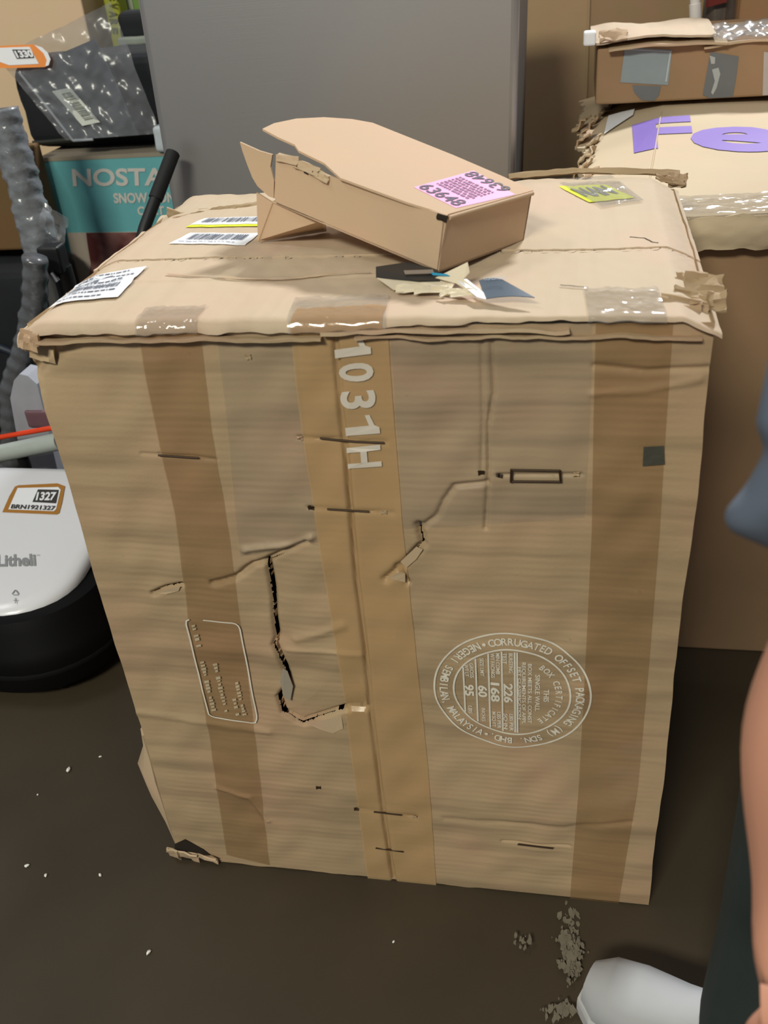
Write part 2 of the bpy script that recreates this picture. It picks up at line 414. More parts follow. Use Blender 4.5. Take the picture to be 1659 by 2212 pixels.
def build_body():
    nx, nz = 560, 700
    xs = np.linspace(0, BW, nx); zs = np.linspace(0, .792, nz)
    X, Z = np.meshgrid(xs, zs, indexing='ij')
    D = front_out(X, Z)
    # left and right outline wander a little, lower edge is scuffed
    ox = .0025*wob(Z, Z*0, 12, .22, 3)*np.exp(-np.minimum(X, BW-X)/.02)
    Z2 = Z+(.004*wob(X, X*0, 14, .12, 3)+.003)*np.exp(-Z/.012)
    P = np.stack([X+ox, -D, np.maximum(Z2, .0)], -1)
    hole = np.zeros(X.shape, bool)                    # the cracks are open: board is missing along them
    wv = wob(X, Z, 35, .03, 3)
    for gi, hw in ((0, .0016), (4, .0013), (1, .0010)):
        hole |= seg_dist(X, Z, GR[gi][0])+.0009*wob(X, Z, 36+gi, .009, 2) < hw*(1+.55*wv)
    hq = (hole[:-1, :-1] & hole[1:, :-1] & hole[1:, 1:] & hole[:-1, 1:]).ravel()
    v = [P.reshape(-1, 3)]; f = list(map(tuple, grid_faces(nx, nz)[~hq]))
    off = nx*nz
    def add(G, flip=False):
        nonlocal off
        n, m = G.shape[:2]; v.append(G.reshape(-1, 3)); f.extend(map(tuple, grid_faces(n, m, off, flip))); off += n*m
    b = np.linspace(0, 1, 40)
    # right wall, left wall, back wall
    R = P[-1][None]*(1-b)[:, None, None]+np.array([[BW, BD, 0]])[None]*b[:, None, None]
    R[..., 2] = P[-1][None, :, 2]; w = wob(R[..., 1], R[..., 2], 41, .2, 3)*np.sin(b*pi)[:, None]; R[..., 0] += .003*w
    add(R)
    Lw = P[0][None]*(1-b)[:, None, None]+np.array([[0, BD, 0]])[None]*b[:, None, None]
    Lw[..., 2] = P[0][None, :, 2]; w = wob(Lw[..., 1], Lw[..., 2], 43, .2, 3)*np.sin(b*pi)[:, None]; Lw[..., 0] += .003*w
    add(Lw, True)
    bx, bz = np.meshgrid(np.linspace(0, BW, 60), np.linspace(0, .792, 60), indexing='ij')
    add(np.stack([bx, BD+.004*wob(bx, bz, 44, .3)*np.sin(bx/BW*pi), bz], -1), True)
    add(np.stack([bx, bz/.792*BD, bz*0+.002], -1), True)
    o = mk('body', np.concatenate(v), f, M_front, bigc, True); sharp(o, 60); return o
body = build_body()

# top flaps: near flap rolls over the front edge, far flap ends in a ragged lip at the back
SEAM = .176
def roll_r(x): return .012-.008*np.clip((np.asarray(x)-.30)/.2, 0, 1)
def bevR(x): return np.clip((np.asarray(x)-.612)/.034, 0, 1)
def bevL(x): return np.clip((.030-np.asarray(x))/.03, 0, 1)
def top_z(x, y):
    x = np.asarray(x, float); y = np.asarray(y, float)
    z = .800+.0022*wob(x, y, 51, .3, 3)+.0006*wob(x, y, 55, .03, 2)
    z = z-.016*bevR(x)**1.2-.012*bevL(x)**1.6
    z = z+.0016*np.exp(-((y-.105-.02*x)/.003)**2)*(x < .36)
    return z
def top_pt(x, s, off=0.):
    """near flap surface: s runs from the lip (0) up over the roll and back across the top"""
    x = np.asarray(x, float); s = np.asarray(s, float); r = roll_r(x)
    ang = 1.55; al = r*ang; over = .0060+.002*wob(x, x*0, 61, .1, 3)
    a = np.clip(s/al, 0, 1)*ang                     # 0 at the lip .. ang at the top
    th = pi/2+(ang-a)
    yc = -over+r
    y = np.where(s < al, yc+(r+off)*np.cos(th), yc+(s-al))
    zt = top_z(x, np.maximum(y, 0))
    z = np.where(s < al, zt-r+(r+off)*np.sin(th)-0, zt+off)
    lip = np.exp(-s/.006)
    z = z+lip*.0022*wob(x*1.0, x*0, 63, .05, 3)
    y = y+lip*.0018*wob(x, x*0, 64, .04, 3)
    return np.stack([x, y, z], -1)
def near_flap():
    xs = np.linspace(-.004, BW+.006, 200); r = .015; s = np.r_[np.linspace(0, .026, 14), np.linspace(.03, SEAM+.02, 60)]
    X, S = np.meshgrid(xs, s, indexing='ij'); P = top_pt(X, S)
    P[..., 1] = np.minimum(P[..., 1], SEAM-.001+.0008*wob(X, X*0, 65, .1, 2))
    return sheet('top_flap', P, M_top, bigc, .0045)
def far_flap():
    xs = np.linspace(-.006, BW+.006, 160); ys = np.linspace(SEAM+.0012, BD+.006, 70); X, Y = np.meshgrid(xs, ys, indexing='ij')
    Z = top_z(X, Y)+.0015
    k = np.exp(-(BD+.006-Y)/.012); Z = Z+k*(.004+.005*wob(X, X*0, 71, .14, 3)); Y = Y+k*.005*wob(X, X*0, 72, .08, 3)
    k2 = np.exp(-X/.02)*np.clip((Y-.25)/.1, 0, 1); Z = Z+k2*.006*wob(Y, Y*0, 73, .06, 3)
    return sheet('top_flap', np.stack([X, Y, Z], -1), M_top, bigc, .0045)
near = near_flap(); far = far_flap()
# crushed double wall showing under the lip, and the ragged rim at the back
def lip_strip(x0, x1, zc, y0, y1, th, seed, m, name='crushed_edge'):
    xs = np.linspace(x0, x1, int((x1-x0)/.006)+4); t = np.linspace(0, 1, 4); X, T = np.meshgrid(xs, t, indexing='ij')
    Y = y0+(y1-y0)*T+.0022*wob(X, T, seed, .05, 3); Z = zc+.003*wob(X, T*.01, seed+1, .08, 3)-.001*T
    return sheet(name, np.stack([X, Y, Z], -1), m, bigc, th, False)
lip_strip(.000, .30, .783, -.0105, .01, .0026, 81, M_edge)
lip_strip(.30, .52, .790, -.0095, .01, .0030, 83, M_pale)
lip_strip(.33, .63, .7835, -.0075, .01, .0026, 85, M_edge)
def rim(pts, h, seed, name='torn_rim', m=None, t=.004):
    c = interp(pts, 60); s = np.linspace(0, 1, 5)
    P = np.zeros((60, 5, 3)); u = np.linspace(0, 6, 60)
    for j, q in enumerate(s):
        P[:, j] = c+np.stack([.002*wob(u, u*0+q, seed, 2.5), .004*q+.002*wob(u, u*0+q, seed+1, 2.4), q*h*(1+.4*wob(u, u*0, seed+2, 3.0))], 1)
    return sheet(name, P[::-1], m or M_edge, bigc, t, False)
rim([onz(1100, 388, .799), onz(1250, 376, .799), onz(1400, 378, .799), onz(1468, 385, .797)], .006, 91)
rim([onz(372, 482, .796), onz(450, 462, .797), onz(520, 455, .797), onz(560, 447, .797)], .005, 95)
# torn corners
def cpx(x, y, z, w, h, amp, seed, m=M_edge, tilt=(0, 0), n=6, name='torn_scrap'):
    C = onz(x, y, z); X = V(w, tilt[0]*w, .3*w*random.uniform(-1, 1)); Y = V(tilt[1]*h, h*.5, h*.8)
    return crumple(name, C, X, Y, m, bigc, amp, n, seed)
for k, (x, y, z, w, h, amp) in enumerate([(1522, 612, .800, .034, .020, .006), (1500, 640, .794, .034, .014, .006), (1535, 652, .789, .026, .018, .006), (1480, 655, .796, .040, .010, .004),
                                          (1450, 668, .794, .050, .008, .004), (1464, 388, .797, .022, .018, .006), (1448, 388, .799, .034, .008, .004), (1035, 697, .787, .022, .014, .005),
                                          (395, 470, .797, .04, .014, .006), (470, 458, .798, .05, .008, .005), (62, 735, .784, .018, .020, .005), (92, 748, .772, .024, .030, .005), (1492, 604, .797, .024, .012, .005)]):
    cpx(x, y, z, w, h, amp, 100+k)
# torn lower left corner: dark patch painted for the shade in the hole, ragged paper, bulging side wall
def onfront(x, y, o=.0015): p = ony(x, y, 0); return V(p[0], -float(front_out(p[0], p[2], False))-o, p[2])
def fpoly(name, pts, m, o=.0012, t=.0012): return poly_solid(name, [onfront(*p, o) for p in pts][::-1], m, bigc, t, nrm=V(0, -1, 0))
fpoly('corner_hole_shade', [(378, 1822), (400, 1812), (440, 1832), (468, 1856), (455, 1868), (405, 1866), (380, 1850)], M_dark, .0018)  # flat dark patch stands for the shade inside the torn corner
for k, (x, y, w, h) in enumerate([(402, 1858, .046, .020), (442, 1862, .046, .012), (378, 1842, .016, .026)]):
    c = onfront(x, y, .004); c[2] = max(c[2], .012); crumple('torn_scrap', c, V(w, -.004, -.1*w), V(.0, -.3*h, h), M_pale, bigc, .0035, 6, 130+k)
bl = [ony(335, 1600, .03), ony(300, 1600, .06), ony(302, 1690, .06), ony(310, 1740, .06), ony(368, 1795, .03)]
xs = []
for k, (px, py, dx) in enumerate([(302, 1590, .004), (318, 1640, .014), (330, 1690, .032), (345, 1735, .030), (362, 1790, .012), (375, 1825, .004)]):
    e = ony(px+2, py, 0); xs.append([e+V(.004, .002, 0), e+V(-dx*.5, .012, 0), e+V(-dx, .03, 0), e+V(-dx*.9, .06, 0), e+V(0, .1, 0)])
sheet('bulging_side', np.array(xs), M_pale, bigc, .003)

# ---- tape strips following the front
def strip(name, L, R, m, off, n=220, k=56):
    a = interp(L, n); b = interp(R, n); P = np.zeros((n, k, 3))
    for j, s in enumerate(np.linspace(0, 1, k)):
        q = a*(1-s)+b*s; w = fpx(q); P[:, j] = np.stack([w[:, 0], -front_out(w[:, 0], w[:, 1])-off, w[:, 1]], 1)
    P[..., 1] = np.minimum(P[..., 1], np.mean(P[..., 1])+.004)
    return sheet(name, P, m, bigc, .0003)
strip('brown_tape', [(628, 712), (645, 880), (690, 1180), (740, 1480), (776, 1760), (797, 1912)], [(838, 705), (848, 860), (870, 1130), (898, 1400), (925, 1660), (944, 1932)], M_tapeB, .0014)
strip('clear_tape', [(298, 715), (340, 930), (380, 1110), (405, 1330), (450, 1580), (490, 1845)], [(432, 712), (458, 930), (496, 1150), (520, 1340), (552, 1600), (583, 1868)], M_tapeS, .0012)
strip('clear_tape', [(1287, 690), (1282, 900), (1278, 1150), (1266, 1400), (1250, 1700), (1230, 1955)], [(1455, 680), (1440, 900), (1425, 1150), (1405, 1400), (1378, 1700), (1335, 1958)], M_tapeS, .0012)
strip('clear_tape', [(466, 712), (490, 900), (508, 1100), (520, 1200)], [(640, 712), (655, 900), (672, 1050), (690, 1170)], film('hazy_clear_tape', (.99, .99, .985), .06, .5, .2, 20, bodycol=(.45, .42, .37), gloss=.012), .0008)
strip('clear_tape', [(842, 700), (852, 860), (862, 1000), (872, 1140)], [(1278, 690), (1278, 800), (1270, 1000), (1262, 1120)], MATS['hazy_clear_tape'], .0008)
# ---- clear film pulled over the front edge
def over_tape(xa, xb, s1, m, name, seed, skew=0., lift=.0026):
    n, k = 40, 40
    u = np.linspace(0, 1, n); s = np.linspace(0, s1, k); U, S = np.meshgrid(u, s, indexing='ij')
    X = xa+(xb-xa)*U+skew*S
    S2 = S*(1+.08*wob(U, U*0, seed, .3))
    P = top_pt(X, S2, lift); P[..., 2] += .0005*wob(X*1.0+S*.6, S*.4, seed+1, .016, 2)
    return sheet(name, P, m, bigc, .0003)
x0 = ony(628, 712, 0)[0]; x1 = ony(838, 705, 0)[0]
over_tape(x0, x1, .058, M_clear, 'clear_tape', 201, -.10)
over_tape(x0+.002, x1-.004, .036, film('brown_tape_end', (.98, .90, .74), .40, .2, .3, 40, bodycol=rgb('#dcae6c')), 'brown_tape', 203, 0., .0010)
over_tape(ony(1270, 690, 0)[0], ony(1440, 680, 0)[0], .070, M_clear, 'clear_tape', 205, -.05)
over_tape(ony(300, 712, 0)[0], ony(430, 712, 0)[0], .040, film('clear_tape_flat', (.95, .93, .90), .14, .12, .6, 40, bodycol=(.6, .55, .48)), 'clear_tape', 207)

# ---- staples
def staple(pts, r=.0011):
    P = [onfront(x, y, .0012) for x, y in pts]
    for p in P: p[1] = min(p[1], -.0005)-.001
    return tube('staple', interp(P, 10), r, M_staple, bigc, 6)
for a in ([(692, 945), (770, 952), (830, 955)], [(708, 1097), (798, 1102)], [(345, 979), (430, 987)], [(1104, 1038), (1212, 1039)], [(1104, 1013), (1208, 1015)], [(808, 1752), (868, 1759)], [(812, 1830), (872, 1838)], [(1118, 1822), (1195, 1831)]):
    staple(a)
staple([(1105, 1012), (1104, 1040)], .0014); staple([(1209, 1014), (1211, 1040)], .0012)
for k, (x, y) in enumerate([(648, 946), (1078, 1026), (1245, 1027), (672, 1096), (830, 1106), (770, 1748), (895, 1766), (1040, 1020), (536, 770), (688, 1700)]):
    crumple('staple_hole_burr', onfront(x, y, .0015), V(.006, 0, 0), V(0, -.001, .005), M_staple if k % 2 else M_edge, bigc, .002, 4, 150+k, .0008)
# ---- torn paper layers at the cracks
for k, pts in enumerate([[(612, 1440), (622, 1448), (634, 1480), (628, 1512), (614, 1500), (606, 1470)], [(662, 1560), (700, 1553), (738, 1545), (742, 1572), (720, 1582), (690, 1572)], [(340, 1280), (372, 1268), (390, 1266), (386, 1276), (360, 1282)],
                         [(866, 1210), (900, 1178), (914, 1184), (900, 1205), (880, 1222)], [(840, 1245), (862, 1232), (876, 1236), (876, 1256), (858, 1250)]]):
    fpoly('torn_paper', pts, M_pale if k != 0 else plain('grey_paper_layer', '#9a8f80', .8), .0016, .0008)
fpoly('dark_sticker', [(1390, 964), (1434, 962), (1436, 1002), (1388, 1006)], film('smoky_sticker', (.45, .46, .42), .55, .5, .2, 60, bodycol=rgb('#5f5f55')), .0022, .0003)

# ---- white print on the front
def fmap(uv_world, off=.0009):
    x = uv_world[:, 0]; z = uv_world[:, 1]
    return np.stack([x, -front_out(x, z, False)-off-.0006, z], 1)
def fprint(name, V2, F, m=None, off=.0009):
    return mk(name, fmap(V2, off), F, m or M_white_print, bigc)
def aff(v, ww, quad):
    """unit text space -> photograph quad (lower-left, lower-right, upper-right, upper-left of the text) on the front plane"""
    q = fpx(quad); a = (v[:, :1]/ww); b = v[:, 1:]
    return (1-a)*(1-b)*q[0]+a*(1-b)*q[1]+a*b*q[2]+(1-a)*b*q[3]
# large code running down the brown tape (text reads downwards)
for ch, quad in zip('1031H', [[(722, 730), (725, 772), (803, 762), (800, 718)], [(734, 786), (738, 824), (810, 822), (808, 778)], [(738, 846), (742, 882), (815, 880), (812, 838)], [(745, 900), (748, 940), (822, 934), (818, 892)], [(752, 965), (756, 1008), (828, 1005), (824, 958)]]):
    v, f = text2d(ch, .02 if ch == '1' else .035); ww = v[:, 0].max()
    fprint('printed_digit', aff(v, ww, quad), f, plain('white_code_ink', '#cfc6b8', .6), .0022)
# round maker's stamp
sc = fpx([(1105, 1494)])[0]; srx = (fpx([(1276, 1494)])[0]-fpx([(934, 1494)])[0])[0]/2; srz = (fpx([(1105, 1370)])[0]-fpx([(1105, 1618)])[0])[1]/2
def ring(name, r, w):
    n = 96; v, f = [], []
    for i in range(n):
        a = 2*pi*i/n
        for q in (r-w, r+w): v.append((sc[0]+srx*q*cos(a), sc[1]+srz*q*sin(a)))
    f = [(2*i, 2*i+1, (2*i+3) % (2*n), (2*i+2) % (2*n)) for i in range(n)]
    return fprint(name, np.array(v), f)
ring('stamp_ring', .985, .012); ring('stamp_ring', .735, .012)
def arc_text(name, s, r, a0, a1, h, inward=False, th=.03):
    vs, fs, k = [], [], 0; n = len(s)
    for i, ch in enumerate(s):
        if ch == ' ': continue
        v, f = text2d(ch, th); v = v-np.array([v[:, 0].max()/2, .5])
        a = radians(a0+(a1-a0)*i/(n-1))
        out = np.array([cos(a), sin(a)]); up = -out if inward else out; rt = np.array([up[1], -up[0]])
        p = out*r+v[:, :1]*h*.82*rt+v[:, 1:]*h*up
        vs.append(np.stack([sc[0]+srx*p[:, 0], sc[1]+srz*p[:, 1]], 1)); fs += [[j+k for j in q] for q in f]; k += len(v)
    return fprint(name, np.concatenate(vs), fs)
arc_text('stamp_lettering', 'CORRUGATED OFFSET PACKAGING (M) SDN. BHD.', .86, 106, -108, .11)
arc_text('stamp_lettering', 'NEGERI SEMBILAN, MALAYSIA', .86, 119, 241, .11, True)
arc_text('stamp_lettering', 'BOX CERTIFICATE', .60, 50, -52, .085)
for a in (112.5, 247):
    q = sc+np.array([srx*.86*cos(radians(a)), srz*.86*sin(radians(a))]); n = 8
    fprint('stamp_dot', np.array([q+.0022*np.array([cos(2*pi*i/n), sin(2*pi*i/n)]) for i in range(n)]), [tuple(range(n))])
def down_text(s, x, z0, z1, h, th=.03):
    """line of print reading downwards inside the stamp: x is the middle of the line, all in stamp radii"""
    v, f = text2d(s, th); ww = v[:, 0].max()
    p = np.stack([x-h/2+v[:, 1]*h, z0+(z1-z0)*v[:, 0]/ww], 1)
    return fprint('stamp_lettering', np.stack([sc[0]+srx*p[:, 0], sc[1]+srz*p[:, 1]], 1), f)
def vbar(x, w, z0, z1):
    p = [(x-w, z0), (x+w, z0), (x+w, z1), (x-w, z1)]
    return fprint('stamp_rule', np.array([(sc[0]+srx*a, sc[1]+srz*b) for a, b in p]), [(0, 1, 2, 3)])
for x, h in ((.045, .70), (.075, .70), (-.115, .70), (-.28, .66), (-.44, .56), (-.60, .40)): vbar(x, .011, -h, h)
for s, x in (('226', -.035), ('168', -.20), ('60', -.36), ('95', -.53)):
    down_text(s, x, .17 if len(s) == 3 else .10, -.17 if len(s) == 3 else -.10, .11, .05)
for s, x, a, b, h in (('BURSTING', .0, .68, .36, .05), ('TEST', -.075, .68, .50, .05), ('MIN COMB', -.16, .67, .32, .05), ('WT FACINGS', -.225, .67, .25, .05), ('SIZE LMT', -.36, .58, .26, .05), ('GROSS', -.49, .48, .22, .05), ('WT LT', -.555, .45, .24, .05),
                     ('LBS PER', .0, -.38, -.68, .05), ('SQ IN', -.075, -.38, -.66, .05), ('LBS PER', -.16, -.36, -.66, .05), ('M SQ FT', -.225, -.36, -.64, .05), ('INCHES', -.36, -.30, -.55, .05), ('LBS', -.53, -.28, -.42, .05),
                     ('THIS', .44, .10, -.12, .07), ('SINGLE WALL', .33, .34, -.30, .06), ('BOX MEETS ALL CONST', .235, .52, -.52, .05), ('REQUIREMENTS OF APPL', .16, .54, -.54, .05), ('FRT CLASSIFICATION', .105, .46, -.46, .04)):
    down_text(s, x, a, b, h)
# small printed panel on the left
def pxline(name, pts, w, off=.0009, m=None):
    c = fpx(interp(pts, 6*len(pts))); t = np.gradient(c, axis=0); t /= np.linalg.norm(t, axis=1, keepdims=True); nrm = np.stack([-t[:, 1], t[:, 0]], 1)
    v = np.concatenate([c+nrm*w, c-nrm*w]); n = len(c)
    return fprint(name, v, [(i, i+1, n+i+1, n+i) for i in range(n-1)], m, off)
pxline('printed_frame', [(440, 1337), (505, 1341), (515, 1344), (520, 1352), (556, 1548), (554, 1558), (548, 1560), (462, 1547), (452, 1542), (449, 1532), (403, 1345), (404, 1337), (410, 1336)], .0009, .0022)
for k, (xa, ya, xb, yb, w) in enumerate([(418, 1347, 431, 1398, 8), (437, 1426, 463, 1536, 7), (465, 1430, 490, 1538, 7), (512, 1470, 530, 1545, 7), (507, 1505, 515, 1545, 6)]):
    n = int(math.hypot(xb-xa, yb-ya)/7); r = np.random.RandomState(300+k); vs, fs = [], []
    for i in range(n):
        s0 = (i+.1)/n; s1 = (i+r.uniform(.55, .95))/n; hw = w*r.uniform(.5, 1)*.75
        if r.rand() < .12: continue
        a = (xa+(xb-xa)*s0, ya+(yb-ya)*s0); b = (xa+(xb-xa)*s1, ya+(yb-ya)*s1); kk = len(vs)
        vs += [(a[0]-hw, a[1]+1), (a[0]+hw, a[1]-1), (b[0]+hw, b[1]-1), (b[0]-hw, b[1]+1)]; fs.append((kk, kk+1, kk+2, kk+3))
    fprint('printed_line', fpx(vs), fs, plain('faded_white_ink', '#b9a98c', .8), .0022)

# ---- labels on the top
def top_label(name, quad, m, n=10, off=.0028):
    P = bilerp([onz(*q, .8) for q in quad], n, n); P[..., 2] = top_z(P[..., 0], P[..., 1])+off
    return sheet(name, P[:, ::-1] if np.cross(P[1, 0]-P[0, 0], P[0, 1]-P[0, 0])[2] < 0 else P, m, bigc, .0004)
def top_print(name, rects, quad, m, parent, off=.0036):
    c = [onz(*q, .8) for q in quad]; v, f = [], []
    for (a, b, cc, d) in rects:
        k = len(v)
        for p, q in ((a, b), (cc, b), (cc, d), (a, d)):
            w = (1-p)*(1-q)*c[0]+p*(1-q)*c[1]+p*q*c[2]+(1-p)*q*c[3]; w[2] = top_z(w[0], w[1])+off; v.append(w)
        f.append((k, k+1, k+2, k+3) if np.cross(v[k+1]-v[k], v[k+3]-v[k])[2] > 0 else (k, k+3, k+2, k+1))
    return mk(name, v, f, m, parent)
def rows(r0, seed, nlines, u0=.08, u1=.92):
    r = np.random.RandomState(seed); out = []
    for i in range(nlines):
        v = r0+(1-2*r0)*i/max(1, nlines-1); x = u0
        while x < u1*r.uniform(.75, 1):
            w = r.uniform(.02, .09); out.append((x, v-.018, min(x+w, u1), v+.018)); x += w+.015
    return out
q1 = [(96, 662), (255, 648), (318, 578), (160, 606)]
q1 = [(104, 661), (256, 647), (318, 579), (168, 606)]
Lb = top_label('shipping_label', q1, M_label)
top_print('label_print', rows(.10, 1, 6)+barcode(.15, .85, .34, .50, 40, 4)+[(.1, .62, .45, .68), (.1, .74, .6, .8)], q1, M_greyink, Lb)
q2 = [(366, 531), (530, 533), (562, 506), (412, 508)]
Lc = top_label('barcode_label', q2, M_label)
top_print('barcode', barcode(.12, .9, .36, .85, 46, 8), q2, M_greyink, Lc); top_print('label_print', rows(.16, 5, 1), q2, M_greyink, Lc)
q3 = [(402, 496), (562, 490), (580, 470), (446, 476)]
Ld = top_label('barcode_label', q3, M_yellow)
q3b = [(412, 491.5), (566, 486), (580, 470.8), (444, 477)]
Le = top_label('label_panel', q3b, M_label, off=.0034); top_print('barcode', barcode(.1, .95, .25, .85, 46, 9), q3b, M_greyink, Ld, .0042)
q4 = [(1206, 409), (1273, 442), (1370, 431), (1300, 400)]
Lf = top_label('yellow_label', q4, M_yellow)
cc = [onz(*q, .8) for q in q4]
v, f = text2d('NVN', .04); ww = v[:, 0].max()
a = .90-.62*v[:, 0]/ww; b = .62-.40*v[:, 1]
a, b = .22+.52*v[:, 1], .86-.74*v[:, 0]/ww
W = (1-a)[:, None]*(1-b)[:, None]*cc[0]+(a*(1-b))[:, None]*cc[1]+(a*b)[:, None]*cc[2]+((1-a)*b)[:, None]*cc[3]
W[:, 2] = top_z(W[:, 0], W[:, 1])+.0038
mk('label_letters', W, f, M_greyink, Lf)
top_label('clear_tape', [(1195, 395), (1300, 455), (1390, 440), (1320, 385)], film('clear_tape_thin', (.97, .97, .96), .10, .08, 1., 30, bodycol=(.6, .6, .6)), 12, .0046)
# fine score lines on the top
def top_crease(pts, w, m, name='crease'):
    c = np.array([onz(x, y, .8) for x, y in interp(pts, 24)]); t = np.gradient(c, axis=0); t /= np.linalg.norm(t, axis=1, keepdims=True); nr = np.stack([-t[:, 1], t[:, 0], t[:, 2]*0], 1)
    P = np.stack([c+nr*w, c-nr*w], 1); P[..., 2] = top_z(P[..., 0], P[..., 1])+.0019
    return mk(name, P.reshape(-1, 3), [(2*i, 2*i+1, 2*i+3, 2*i+2) for i in range(len(c)-1)], m, bigc)
top_crease([(1360, 514), (1392, 517), (1408, 526), (1422, 529)], .0007, M_dark)
top_crease([(1210, 617), (1250, 622), (1270, 624)], .0007, M_dark)
top_crease([(360, 594), (420, 600), (520, 606), (600, 606), (680, 600), (800, 592)], .0016, M_pale)

# ================================================================ SMALL OPEN BOX ON TOP
S = dict(A=V(.3956, .0911, .8085)); e1 = V(-.8269, .5382, .1628); e1 /= np.linalg.norm(e1)
e3 = V(.1685, -.0389, .9849); e2 = np.cross(e3, e1)*-1; e2 /= np.linalg.norm(e2)
if e2[1] < 0: e2 = -e2
e3 = e3-e1*(e3@e1); e3 /= np.linalg.norm(e3); e2 = e2-e1*(e2@e1)-e3*(e2@e3); e2 /= np.linalg.norm(e2)
SL, SW, SH = .2355, .1391, .0552
A0 = S['A']
smallb = thing('open_mailer_box', 'small torn open kraft box with pink number label, tilted on the big carton', 'box', tuple(A0))
topO = A0+e3*SH
def splane(px, which):
    if which == 'top': return onp(*px, topO, e3)
    if which == 'side': return onp(*px, A0, e2)
    if which == 'end': return onp(*px, A0, e1)
T = .0022
tp = [splane(p, 'top') for p in [(966, 463), (1060, 437), (1152, 411), (1080, 378), (980, 335), (880, 295), (805, 265)]]
tl = [splane(p, 'top') for p in [(760, 257), (700, 253), (640, 256), (592, 266), (567, 278), (600, 296), (636, 312), (645, 325), (700, 352), (735, 384), (800, 408), (880, 437)]]
# the free end of the top panel curls up a little
poly_solid('top_panel', tp+tl, M_small, smallb, T, nrm=e3)
side = [(945, 588), (966, 465), (880, 440), (800, 411), (735, 388), (690, 372), (640, 345), (596, 334), (594, 400), (592, 425), (598, 441), (700, 482), (820, 534)]
poly_solid('side_panel', [splane(p, 'side') for p in side], M_small, smallb, T, nrm=-e2)
hn = e2*cos(.25)+e1*sin(.25); hp = splane((592, 380), 'side')
poly_solid('side_flap', [onp(*p, hp, hn) for p in [(588, 334), (560, 326), (518, 307), (524, 328), (534, 356), (545, 384), (556, 402), (580, 424), (591, 428), (592, 392), (584, 360)]], M_small, smallb, T, nrm=-hn)
poly_solid('end_panel', [A0-e3*0, A0+e2*SW, A0+e2*SW+e3*(SH-.002), A0+e3*(SH-.002)], M_small, smallb, T, nrm=-e1)
poly_solid('side_panel', [A0+e2*SW, A0+e2*SW+e1*SL, A0+e2*SW+e1*SL+e3*SH*.98, A0+e2*SW+e3*SH*.98], M_small, smallb, T, nrm=e2)
poly_solid('bottom_panel', [A0, A0+e1*SL, A0+e1*SL+e2*SW, A0+e2*SW], M_small, smallb, T, nrm=-e3)
# folded bottom flap that props up the open end
T1 = onz(557, 523, .8026); T2 = onz(705, 500, .8026); U1 = ony(554, 416, T1[1]+.002); El = A0+e1*SL; Eb = El+e2*SW*.8
poly_solid('bottom_flap', [U1, T1, El+e1*.001], M_small, smallb, T)
poly_solid('bottom_flap', [El+e1*.001, T1, T2, El-e1*.07+V(0, 0, -.002)+e2*.01], M_small, smallb, T)
# ragged ply along the split edge
for k, (a, b) in enumerate([((600, 338), (645, 348)), ((640, 352), (690, 372)), ((665, 362), (712, 388))]):
    P1 = splane(a, 'side')-e2*.001; P2 = splane(b, 'side')-e2*.001
    crumple('torn_ply', (P1+P2)/2, (P2-P1), e3*.008+e2*.004, M_pale, smallb, .003, 5, 400+k, .001)
for p in [(663, 370), (681, 376)]: crumple('puncture_shade', splane(p, 'side')-e2*.0008, e1*.006, e3*.005, M_dark, smallb, .0015, 4, 410, .0006)  # dark scraps paint the shade inside small punctures
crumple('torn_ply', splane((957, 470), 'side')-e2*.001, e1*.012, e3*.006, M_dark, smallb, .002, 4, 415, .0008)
# edge seam between top panel and end panel
P1, P2 = splane((970, 466), 'top')-e1*.0006, splane((1150, 414), 'top')-e1*.0006
tube('rolled_edge', [P1-e3*.0016, P2-e3*.0016], .0022, M_small, smallb, 8)
# pink number label
lq = [splane(p, 'top')+e3*.0004 for p in [(894, 405), (985, 450), (1113, 421), (1023, 369)]]
lab = sheet('number_label', bilerp(lq, 3, 3), M_pink, smallb, .0003, False)
O, X, Y = lq[0], lq[1]-lq[0], lq[3]-lq[0]
text_on('label_digits', '63648', O+X*.04+Y*.03, X*.92, Y*.20, plain('purple_black_ink', '#4b3b52', .6), lab, .0006, .012)
text_on('label_digits', '63648', O+X*.96+Y*.97, -X*.92, -Y*.20, MATS['purple_black_ink'], lab, .0006, .012)
rr = []
r = np.random.RandomState(9)
for row in range(7):
    v0 = .29+.062*row; x = .10
    while x < .88:
        w = r.uniform(.02, .10); rr.append((x, v0, min(x+w, .9), v0+.036)); x += w+r.uniform(.01, .04)
rects_on('label_print', rr, O, X, Y, plain('mauve_ink', '#8a5f86', .6), lab, .0006)

# ---- torn packaging under its corner
pk = thing('torn_paper_package', 'torn black and blue-grey paper packaging lying under the small box corner', 'packaging', tuple(onz(970, 620, .803)))
M_slate = plain('slate_card', '#57626f', .5, noise=.06); M_char = plain('charcoal_card', '#2a2c2e', .45); M_cream = plain('cream_paper', '#d8ccb2', .7)
def tp3(x, y, z): return onz(x, y, z)
poly_solid('black_card', [tp3(812, 576, .812), tp3(880, 566, .813), tp3(944, 582, .811), tp3(950, 606, .809), tp3(905, 606, .810), tp3(812, 598, .809)][::-1], M_char, pk, .001)
poly_solid('card_edge', [tp3(812, 598, .8085), tp3(905, 607, .8085), tp3(985, 606, .808), tp3(975, 624, .8055), tp3(850, 625, .8055)][::-1], M_cream, pk, .001)
poly_solid('printed_mark', [tp3(872, 584, .8138), tp3(935, 582, .8132), tp3(938, 590, .8125), tp3(875, 592, .8125)][::-1], plain('taupe_print', '#8d8176', .6), pk, .0004)
